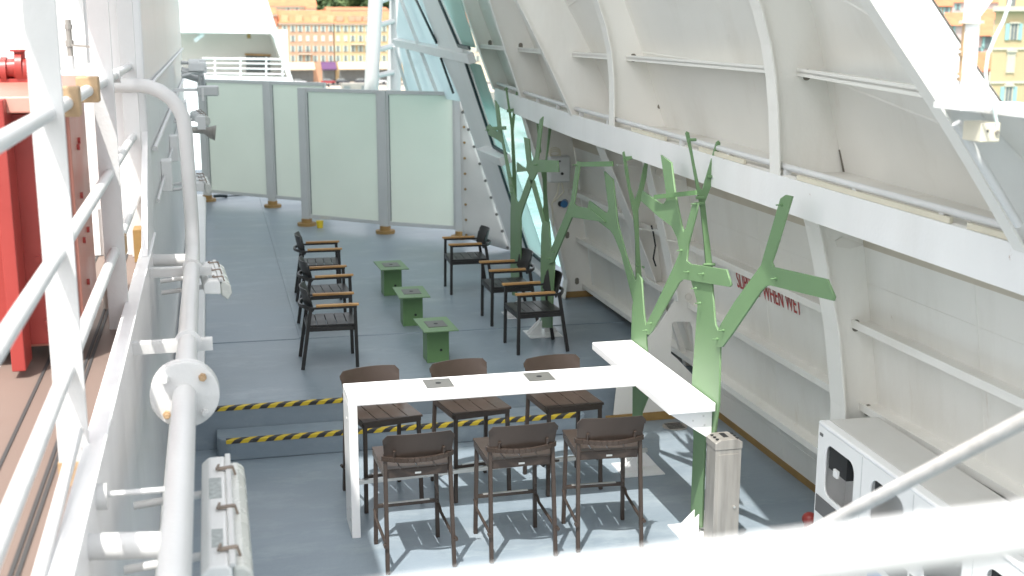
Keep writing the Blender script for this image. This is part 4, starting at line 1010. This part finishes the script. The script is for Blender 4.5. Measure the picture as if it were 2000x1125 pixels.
# tree C
tC = thing('steel_tree', (XT, 12.95, ZU), 'green cut steel tree behind the nearest right armchair', 'steel tree', 'green steel trees')
tplate([(1058, 640), (1057, 524), (1058, 457), (1060, 436), (1040, 366), (1036, 350), (1044, 353), (1059, 408), (1064, 432), (1067, 434), (1073, 434), (1077, 494), (1084, 512), (1082, 545), (1078, 640)], XT, 'trunk', tC)
tplate([(1071, 512), (1074, 494), (1108, 412), (1116, 391), (1126, 322), (1129, 315), (1134, 318), (1122, 398), (1128, 403), (1152, 408), (1180, 430), (1183, 434), (1118, 424), (1088, 496), (1082, 512), (1074, 515)], XT-.016, 'branch', tC)
bolts([(1076, 505), (1084, 492), (1128, 322)], XT-.016, tC)
q0, q1 = atx(1130, 321, XT-.05), atx(1197, 320, XT-.05); MB().bar(q0, q1, .012, .045).build('tie_bar', 'dgreen', tC, world=True)
yplate([(1057, 432), (1062, 400), (1060, 350), (1056, 330), (1066, 310), (1072, 246), (1075, 243), (1077, 248), (1067, 320), (1068, 380), (1073, 434)], 13.7, 'twig', tC)
yplate([(1054, 300), (1048, 238), (1050, 236), (1057, 296)], 13.8, 'twig', tC); yplate([(1049, 238), (1073, 236), (1073, 233), (1075, 233), (1075, 242), (1049, 243)], 13.79, 'twig', tC)
foot(tC, XT-.0, 12.95, ZU)
# tree D
tD = thing('steel_tree', (XT, 13.9, ZU), 'green cut steel tree farthest away beside the leaning windows', 'steel tree', 'green steel trees')
tplate([(1001, 576), (998, 520), (998, 425), (999, 384), (990, 330), (981, 280), (974, 274), (955, 263), (951, 248), (956, 243), (974, 260), (967, 196), (974, 207), (981, 264), (999, 348), (1006, 380), (1011, 396), (1016, 392), (1034, 342), (1030, 334), (1010, 336), (1010, 317), (1028, 330), (1030, 320), (1024, 268), (1034, 272), (1038, 318), (1046, 305), (1055, 234), (1061, 228), (1052, 312), (1090, 314), (1092, 336), (1050, 336), (1043, 350), (1020, 414), (1018, 425), (1018, 520), (1008, 578)], XT, 'trunk', tD)
bolts([(955, 254), (1002, 347), (1003, 363), (1001, 376), (1050, 322)], XT, tD)
yplate([(1000, 385), (1001, 340), (998, 250), (987, 172), (990, 170), (995, 205), (1000, 233), (1003, 215), (1009, 174), (1012, 175), (1006, 225), (1003, 255), (1008, 340), (1009, 385)], 15.0, 'twig', tD)
yplate([(985, 174), (992, 172), (992, 175), (985, 177)], 14.98, 'twig', tD); yplate([(990, 214), (1004, 212), (1004, 217), (990, 219)], 14.98, 'twig', tD)
q0, q1 = atx(962, 251, XT-.04), atx(988, 250, XT-.04); MB().bar(q0, q1, .012, .045).build('tie_bar', 'dgreen', tD, world=True)
foot(tD, XT-.03, 13.9, ZU)

# ================================================================== BACKGROUND
# neighbouring white ship superstructure
YS = 70
ws = thing('white_ship', (-4, YS+5, 0), 'white ship superstructure with shaded balcony seen over the glass screens', 'ship')
def sy(px, py, dy=0): return aty(px, py, YS+dy)
# side plate with an opening
out = [(280, -150), (470, -150), (522, 0), (573, 160), (560, 420), (280, 420)]; hole = [(300, 63), (529, 66), (536, 74), (562, 151), (300, 145)]
P = [[(q.x, q.z) for q in (sy(*p) for p in lp)] for lp in (out, hole)]
outline_plate('side_plate', P, .12, (0, YS, 0), (1, 0, 0), (0, 0, 1), (0, 1, 0), 'shipwhite', ws)
mb = MB(); a = sy(285, 62); b = sy(530, 66); c = sy(563, 152)
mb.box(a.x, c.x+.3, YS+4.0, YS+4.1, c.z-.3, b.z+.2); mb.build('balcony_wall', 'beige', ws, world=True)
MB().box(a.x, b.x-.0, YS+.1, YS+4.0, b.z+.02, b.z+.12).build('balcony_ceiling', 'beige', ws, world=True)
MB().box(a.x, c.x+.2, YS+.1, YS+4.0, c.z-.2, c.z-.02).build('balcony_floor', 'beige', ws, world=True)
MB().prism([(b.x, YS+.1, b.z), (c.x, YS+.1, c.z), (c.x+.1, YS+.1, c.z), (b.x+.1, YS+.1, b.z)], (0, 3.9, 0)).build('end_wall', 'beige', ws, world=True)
wd = MB(); d0, d1 = sy(480, 108, 3.9), sy(528, 141, 3.9); wd.box(d0.x, d1.x, YS+3.9, YS+3.99, d1.z, d0.z); wd.build('window', 'pane', ws, world=True)
q0, q1 = sy(478, 106, 3.85), sy(529, 108, 3.85); MB().bar(q0, q1, .15, .1).build('window_frame', 'teak', ws, world=True)
mb = MB()
for py in (113, 122, 132, 142): mb.tube([sy(395, py+1), sy(556, py+3)], .035 if py > 113 else .05, 8)
mb.build('balcony_railing', 'shipwhite', ws, smooth=True, world=True)
for px in (400, 420, 470, 520, 552): MB().tube([sy(px, 112), sy(px, 149)], .04, 8).build('railing_post', 'shipwhite', ws, world=True)
t0, t1 = sy(380, 80, .5), sy(398, 66, .5); MB().bar(t0, t1, .2, .35, (0, 1, 0)).build('brace', 'shipwhite', ws, world=True)
t0 = sy(486, 66, .5); MB().box(t0.x-.1, t0.x+.1, YS+.5, YS+.8, t0.z-.25, t0.z+.1).build('ceiling_lamp', 'primer', ws, world=True)
MB().prism([(q.x, YS+.15, q.z) for q in (sy(280, -150), sy(470, -150), sy(520, 0), sy(527, 55), sy(280, 55))], (0, 9, 0)).build('upper_block', 'shipwhite', ws, world=True)
MB().prism([(q.x, YS+.15, q.z) for q in (sy(280, 158), sy(572, 162), sy(560, 600), sy(280, 600))], (0, 9, 0)).build('lower_block', 'shipwhite', ws, world=True)

# town across the harbour
YT = 350.; ZQ = -13.0
def ty(px, py, y=YT): return aty(px, py, y)
ZQ = ty(640, 160).z
mb = MB(); mb.box(-250, 500, 285, 900, -16.2, ZQ-.0); tag(mb.build('quay', 'quay'), kind='structure')
mb = MB(); mb.box(-250, 500, 284.6, 284.98, -16.2, ZQ+.3); tag(mb.build('quay_wall', 'stone'), 'pale stone quay wall along the harbour edge', 'wall')
mb = MB(); mb.box(-250, 500, YT-22, YT-10, ZQ+.004, ZQ+.012); tag(mb.build('quay_road', 'asphalt'), kind='structure')
PW = (ty(700, 100)-ty(600, 100)).x/100      # metres per px at the facades
def window_proto(w_, h_, shutter, par, x, y, z, open_=True, pane='pane'):
    ex = .0 if open_ else .18
    f = MB().box(x-w_/2-ex, x+w_/2+ex, y-.14, y-.02, z, z+h_).build('window', pane if open_ else shutter, par, world=True)
    if open_:
        for sx in (-1, 1): MB().box(x+sx*(w_*.5+.20)-.17, x+sx*(w_*.5+.20)+.17, y-.18, y-.03, z-.05, z+h_+.05).build('shutter', shutter, f, world=True)
    return f
def facade(label, px0, px1, base_py, eave_py, roof_py, mat, rows, cols, y=YT, shutter='shut', depth=14, awn=None, awnx=(.0, 1.), closed=(), extra=None, roofmat='tile', cat='building', wsz=(.62, 1.55)):
    a = ty(px0, base_py, y); b = ty(px1, base_py, y); e = ty((px0+px1)/2, eave_py, y).z
    r = thing('town_building', ((a.x+b.x)/2, y+depth/2, ZQ), label, cat, 'town houses across the harbour')
    MB().box(a.x, b.x, y, y+depth, ZQ, e).build('wall', mat, r, world=True)
    rz = ty((px0+px1)/2, roof_py, y+depth*.5).z
    rf = MB().prism([(a.x-.1, y-.5, e), (a.x-.1, y+depth*.5, rz), (a.x-.1, y+depth+.5, e)], (b.x-a.x+.2, 0, 0)).build('roof', roofmat, r, world=True)
    MB().box(a.x-.05, b.x+.05, y-.35, y-.002, e-.45, e-.003).build('cornice', 'cream', r, world=True)
    for j, py in enumerate(rows):
        for i, px in enumerate(cols):
            p = ty(px, py, y)
            if a.x+.5 < p.x < b.x-.5: window_proto(wsz[0], wsz[1], shutter, r, p.x, y, p.z-.78, (j, i) not in closed)
    if awn:
        for (m_, q0, q1) in awn:
            xa = ty(q0, 140, y).x; xb = ty(q1, 140, y).x; zt = ty(600, 121, y).z; zb = ty(600, 134, y).z
            MB().prism([(xa, y-.05, zt), (xa, y-3.0, zb), (xa, y-3.0, zb-.3), (xa, y-.05, zt-.15)], (xb-xa, 0, 0)).build('awning', m_, r, world=True)
            MB().box(xa+.3, xb-.3, y-.1, y-.01, ZQ+.1, zb).build('shop_front', 'pane', r, world=True)
    return r, rf, a, b, e
cols1 = [556, 572, 586, 601, 616, 631, 646]
rows = [56, 75, 95, 114]
b1, rf1, a, b, e = facade('orange stucco house with grey green shutters and balcony across the harbour', 548, 654, 160, 45, 20, 'orange', rows, cols1, awn=[('awn', 552, 614), ('pawn', 627, 656)], closed=((1, 2), (1, 3), (1, 4), (1, 5), (1, 6)))
for px, py in ((556, 37), (584, 37), (616, 38), (646, 37)):
    p = ty(px, py, YT); dm = MB().box(p.x-.9, p.x+.9, YT+.6, YT+4, p.z-.9, p.z+1.0)  .build('dormer', 'yell', rf1, world=True)
p0_, p1_ = ty(583, 105), ty(610, 106); MB().box(p0_.x, p1_.x, YT-1.0, YT-.02, p0_.z-.2, p0_.z).build('balcony', 'cream', b1, world=True)
mb = MB(); mb.box(p0_.x, p1_.x, YT-1.0, YT-.95, p0_.z+.9, p0_.z+1.0)
for k in range(14): mb.box(p0_.x+(p1_.x-p0_.x)*k/13-.03, p0_.x+(p1_.x-p0_.x)*k/13+.03, YT-1.0, YT-.95, p0_.z, p0_.z+.95)
mb.build('balcony_rail', 'pane', b1, world=True)
cols2 = [660, 675, 689, 704, 718, 733, 750, 766, 782]
b2, rf2, a, b, e = facade('yellow stucco house with pale shutters beside the orange house', 656, 800, 160, 46, 22, 'yell', rows, cols2, awn=[('awn', 660, 720), ('awn', 735, 780)], closed=((1, 0), (1, 1)))
for px in (664, 688, 700, 716):
    p = ty(px, 37, YT); MB().box(p.x-.9, p.x+.9, YT+.6, YT+4, p.z-.6, p.z+.8)  .build('dormer', 'orange', rf2, world=True)
p0_, p1_ = ty(685, 86), ty(712, 87); MB().box(p0_.x, p1_.x, YT-1.0, YT-.02, p0_.z-.2, p0_.z).build('balcony', 'cream', b2, world=True)
facade('red ochre house at the left end of the quay row', 500, 546, 160, 28, 14, 'ochre', [38, 58, 78, 98], [510, 524, 538], awn=[('awn', 505, 545)])
facade('pale house with terracotta roof rising behind the orange house', 520, 622, 120, 12, -8, 'cream', [20], [563, 580, 600], y=YT+30)
facade('small gabled cream house peeking above the orange roof', 600, 618, 60, 17, 12, 'cream', [22], [604, 613], y=YT+24, wsz=(.5, 1.1), depth=6)
facade('long low house with terracotta roof behind the yellow house', 640, 760, 60, 20, 14, 'cream', [], [], y=YT+26)
for x0, x1, m_, lab in ((805, 900, 'orange', 'orange house half hidden behind the side screen'), (905, 1010, 'cream', 'cream house hidden behind the leaning windows')):
    facade(lab, x0, x1, 160, 44, 22, m_, rows, [x0+12+16*k for k in range(6)])
# houses seen past the bulwark on the right
YR = 118.
def big_house():
    y = YR; a = ty(1938, 100, y); b = ty(2120, 100, y); e = ty(1990, 22, y).z
    r = thing('town_building', ((a.x+b.x)/2, y+6, ZQ), 'large yellow mansion with blue green shutters at the right edge', 'building', 'town houses across the harbour')
    k = a.x/y
    def slab(dx, y0, z0, z1): return MB().prism([(a.x+dx+k*(y0-y), y0, z0), (b.x, y0, z0), (b.x+k*(y+14-y), y+14, z0), (a.x+dx+k*14, y+14, z0)], (0, 0, z1-z0))
    slab(0, y, ZQ, e).build('wall', 'yell', r, world=True)
    slab(-.3, y-.6, e+.005, e+.5).build('cornice', 'cream', r, world=True)
    slab(.3, y+1, e+.51, e+3).build('attic', 'yell', r, world=True)
    for py in (95, 161):
        p = ty(1960, py, y); MB().box(a.x, b.x, y-.12, y-.002, p.z-.12, p.z+.12).build('string_course', 'cream', r, world=True)
    for j, (py, hh) in enumerate(((62, 36), (122, 46), (190, 48), (255, 48))):
        for px in (1979, 2028, 2075):
            if j == 1: px -= 6
            if j == 2: px -= 11
            p = ty(px, py, y); h_ = hh*PW*YR/YT; w_ = .75
            f = MB().box(p.x-w_/2, p.x+w_/2, y-.10, y-.01, p.z-h_/2, p.z+h_/2).build('window', 'cream' if j == 1 else 'pane', r, world=True)
            mb = MB(); mb.box(p.x-w_/2-.12, p.x-w_/2, y-.16, y-.005, p.z-h_/2, p.z+h_/2); mb.box(p.x+w_/2, p.x+w_/2+.12, y-.16, y-.005, p.z-h_/2, p.z+h_/2)
            mb.box(p.x-w_/2-.25, p.x+w_/2+.25, y-.25, y-.005, p.z+h_/2+.005, p.z+h_/2+.16); mb.box(p.x-.03, p.x+.03, y-.14, y-.105, p.z-h_/2, p.z+h_/2)
            if j: mb.prism([(p.x-.6, y-.25, p.z+h_/2+.17), (p.x+.6, y-.25, p.z+h_/2+.17), (p.x, y-.25, p.z+h_/2+.5)], (0, .24, 0))
            mb.build('window_trim', 'cream', f, world=True)
            if j != 1:
                for sx in (-1, 1): MB().box(p.x+sx*.78-.22, p.x+sx*.78+.22, y-.14, y-.02, p.z-h_/2, p.z+h_/2).build('shutter', 'bshut', f, world=True)
    p = ty(1985, 12, y); MB().box(p.x-.5, p.x+.5, y+.9, y+.99, p.z-.8, p.z+.8).build('attic_window', 'pane', r, world=True)
big_house()
def small_house(label, px0, px1, top_py, y, mat, wins=(), roof=True):
    a = ty(px0, top_py, y); b = ty(px1, top_py, y); r = thing('town_building', ((a.x+b.x)/2, y+5, ZQ), label, 'building', 'town houses across the harbour')
    k = a.x/y
    MB().prism([(a.x, y, ZQ), (b.x, y, ZQ), (b.x+10*k, y+10, ZQ), (a.x+10*k, y+10, ZQ)], (0, 0, a.z-ZQ)).build('wall', mat, r, world=True)
    if roof: MB().prism([(a.x-.3-.6*k, y-.6, a.z), (a.x-.3+5*k, y+5, a.z+2.2), (a.x-.3+10.4*k, y+10.4, a.z)], (b.x-a.x+.6, 0, 0)).build('roof', 'tile', r, world=True)
    for px, py in wins: p = ty(px, py, y); window_proto(.9, 1.5, 'bshut', r, p.x, y, p.z-.7)
small_house('pink house between the white post and yellow mansion', 1896, 1936, 70, 150, 'pink', [(1908, 104), (1928, 84)])
small_house('low red roofed house below the pink house', 1880, 1932, 140, 135, 'ochre', [(1918, 175)])
small_house('red roofed house behind the bright frame end', 1846, 1882, 50, 190, 'pink', [(1856, 60)])
small_house('ochre house high on the slope at the right', 1800, 1860, 12, 260, 'orange', [(1815, 22), (1832, 22), (1848, 22)])
small_house('cream terrace house above the pink house', 1886, 1960, 38, 230, 'cream', [(1900, 52), (1915, 52), (1930, 52)])
small_house('pale pink house at the top of the right slope', 1850, 1960, 5, 300, 'pink', [(1870, 14), (1892, 14), (1914, 14)])
small_house('orange house farther back on the right slope', 1780, 1850, -20, 330, 'cream', [(1800, -8)])
# hill with trees
hv = []; hf = []; NX, NY = 40, 16
for j in range(NY+1):
    for i in range(NX+1):
        x = -200+i*20; y = 420+j*30; t = j/NY
        hv.append((x, y, ZQ-1+t*95*(1-math.exp(-((x-60)/130)**2)*-.15)+6*noise.noise(Vector((x*.02, y*.02, 0)))))
for j in range(NY):
    for i in range(NX): a_ = j*(NX+1)+i; hf.append((a_, a_+1, a_+NX+2, a_+NX+1))
tag(MB().add(hv, hf).build('hill', 'leaf', smooth=True), kind='structure')
def leafy(c, rx, rz, n, rnd):
    mb = MB()
    for k in range(n):
        u = Vector((rnd.gauss(0, 1), rnd.gauss(0, 1), rnd.gauss(0, 1))).normalized()*rnd.random()**.4
        p = Vector((u.x*rx, u.y*rx, u.z*rz)); s_ = rnd.uniform(.45, .95)
        a1 = Vector((rnd.gauss(0, 1), rnd.gauss(0, 1), rnd.gauss(0, 1))).normalized(); a2 = a1.orthogonal().normalized()
        mb.add([p-a1*s_-a2*s_*.6, p+a1*s_-a2*s_*.6, p+a1*s_+a2*s_*.6, p-a1*s_+a2*s_*.6], [(0, 1, 2, 3)])
    return mb
rnd = random.Random(5)
tree_spots = [(640, 2, 445), (658, 12, 430), (672, -4, 450), (690, 4, 440), (706, 0, 446), (722, 6, 438), (746, 2, 444), (770, 4, 440), (626, 10, 470)]
tlabs = ['dark tree rising left of the others above the roofs', 'pale green bushy tree just above the terracotta roofs', 'tall dark tree in the middle of the hill row', 'dark tree right of the middle above the yellow house', 'broad tree near the white column on the hill', 'tree beside the white column above the yellow roof', 'tree seen between the two white columns', 'tree behind the far white column', 'small tree at the left edge of the hill']
protos = []
for i, (px, py, y) in enumerate(tree_spots):
    p = ty(px, py, y); r = thing('hill_tree', (p.x, p.y, p.z-6), tlabs[i], 'tree', 'trees on the hill above the roofs')
    if i < 3:
        cr = leafy((0, 0, 0), 4.2, 4.6, 700, rnd).build('crown', 'leaf', r); cr.location = (0, 0, 6)
        tr = MB().tube([(0, 0, -12), (0, 0, 4)], [.5, .25], 8).build('trunk', 'bark', r); protos.append((cr, tr))
    else:
        for q in protos[i % 3]: c = q.copy(); COL.objects.link(c); c.parent = r
        r.rotation_euler = (0, 0, i*1.3)
# cars and scooters on the quay
def car(px, py, mat, label):
    p = ty(px, py, YT-14); r = thing('parked_car', (p.x, YT-14, ZQ+.012), label, 'car', 'cars parked on the quay road')
    mb = MB(); mb.prism([(-2, -.8, .35), (2, -.8, .35), (2, -.8, .8), (1.2, -.8, .9), (-1.7, -.8, .95), (-2, -.8, .8)], (0, 1.6, 0)); mb.build('body', mat, r, bevel=.1)
    MB().prism([(-1.5, -.7, .95), (1.1, -.7, .9), (.4, -.65, 1.45), (-1.1, -.65, 1.45)], (0, 1.4, 0)).build('cabin', 'pane', r, bevel=.08)
    for x in (-1.25, 1.25):
        for s_ in (-.82, .62): MB().tube([(x, s_, .33), (x, s_+.2, .33)], .33, 14).build('wheel', 'dark', r)
car(583, 143, 'carw', 'small white car parked under the cream awning'); car(641, 143, 'carr', 'red car parked before the purple awning'); car(668, 146, 'carp', 'dark car parked on the quay road by the yellow house')
car(706, 146, 'carp', 'dark car parked nearest the white column'); car(740, 146, 'carw', 'white car seen between the white columns')
def scooter(px, py, label):
    p = ty(px, py, YT-28); r = thing('scooter', (p.x, p.y, ZQ), label, 'scooter', 'scooters on the quay')
    for x in (-.6, .6): MB().tube([(x, -.06, .28), (x, .06, .28)], .28, 12).build('wheel', 'dark', r)
    MB().prism([(-.8, -.18, .4), (.2, -.18, .35), (.6, -.18, .5), (.55, -.18, 1.05), (.45, -.18, 1.05), (.3, -.18, .55), (-.1, -.18, .8), (-.8, -.18, .85)], (0, .36, 0)).build('body', 'carp', r)
scooter(573, 154, 'dark scooter parked at the left of the quay'); scooter(637, 154, 'dark scooter parked alone in the middle of the quay'); scooter(698, 154, 'dark scooter left of the pair on the quay'); scooter(705, 153, 'dark scooter right of the pair on the quay')
# low quay hut
p = ty(690, 172, 300.); q = ty(735, 172, 300.)
hut = thing('quay_hut', ((ty(672, 172, 292).x+q.x)/2, 292, -16), 'low stone hut with dark openings at the quay edge', 'hut')
xa, xb = ty(670, 170, 280).x, ty(735, 170, 280).x
MB().box(xa, xb, 280, 284.5, -16, ty(700, 163, 280).z).build('wall', 'stone', hut, world=True)
for px in (676, 710): x_ = ty(px, 170, 280).x; MB().box(x_-.5, x_+.9, 279.9, 279.98, ty(700, 182, 280).z, ty(700, 167, 280).z).build('window', 'pane', hut, world=True)
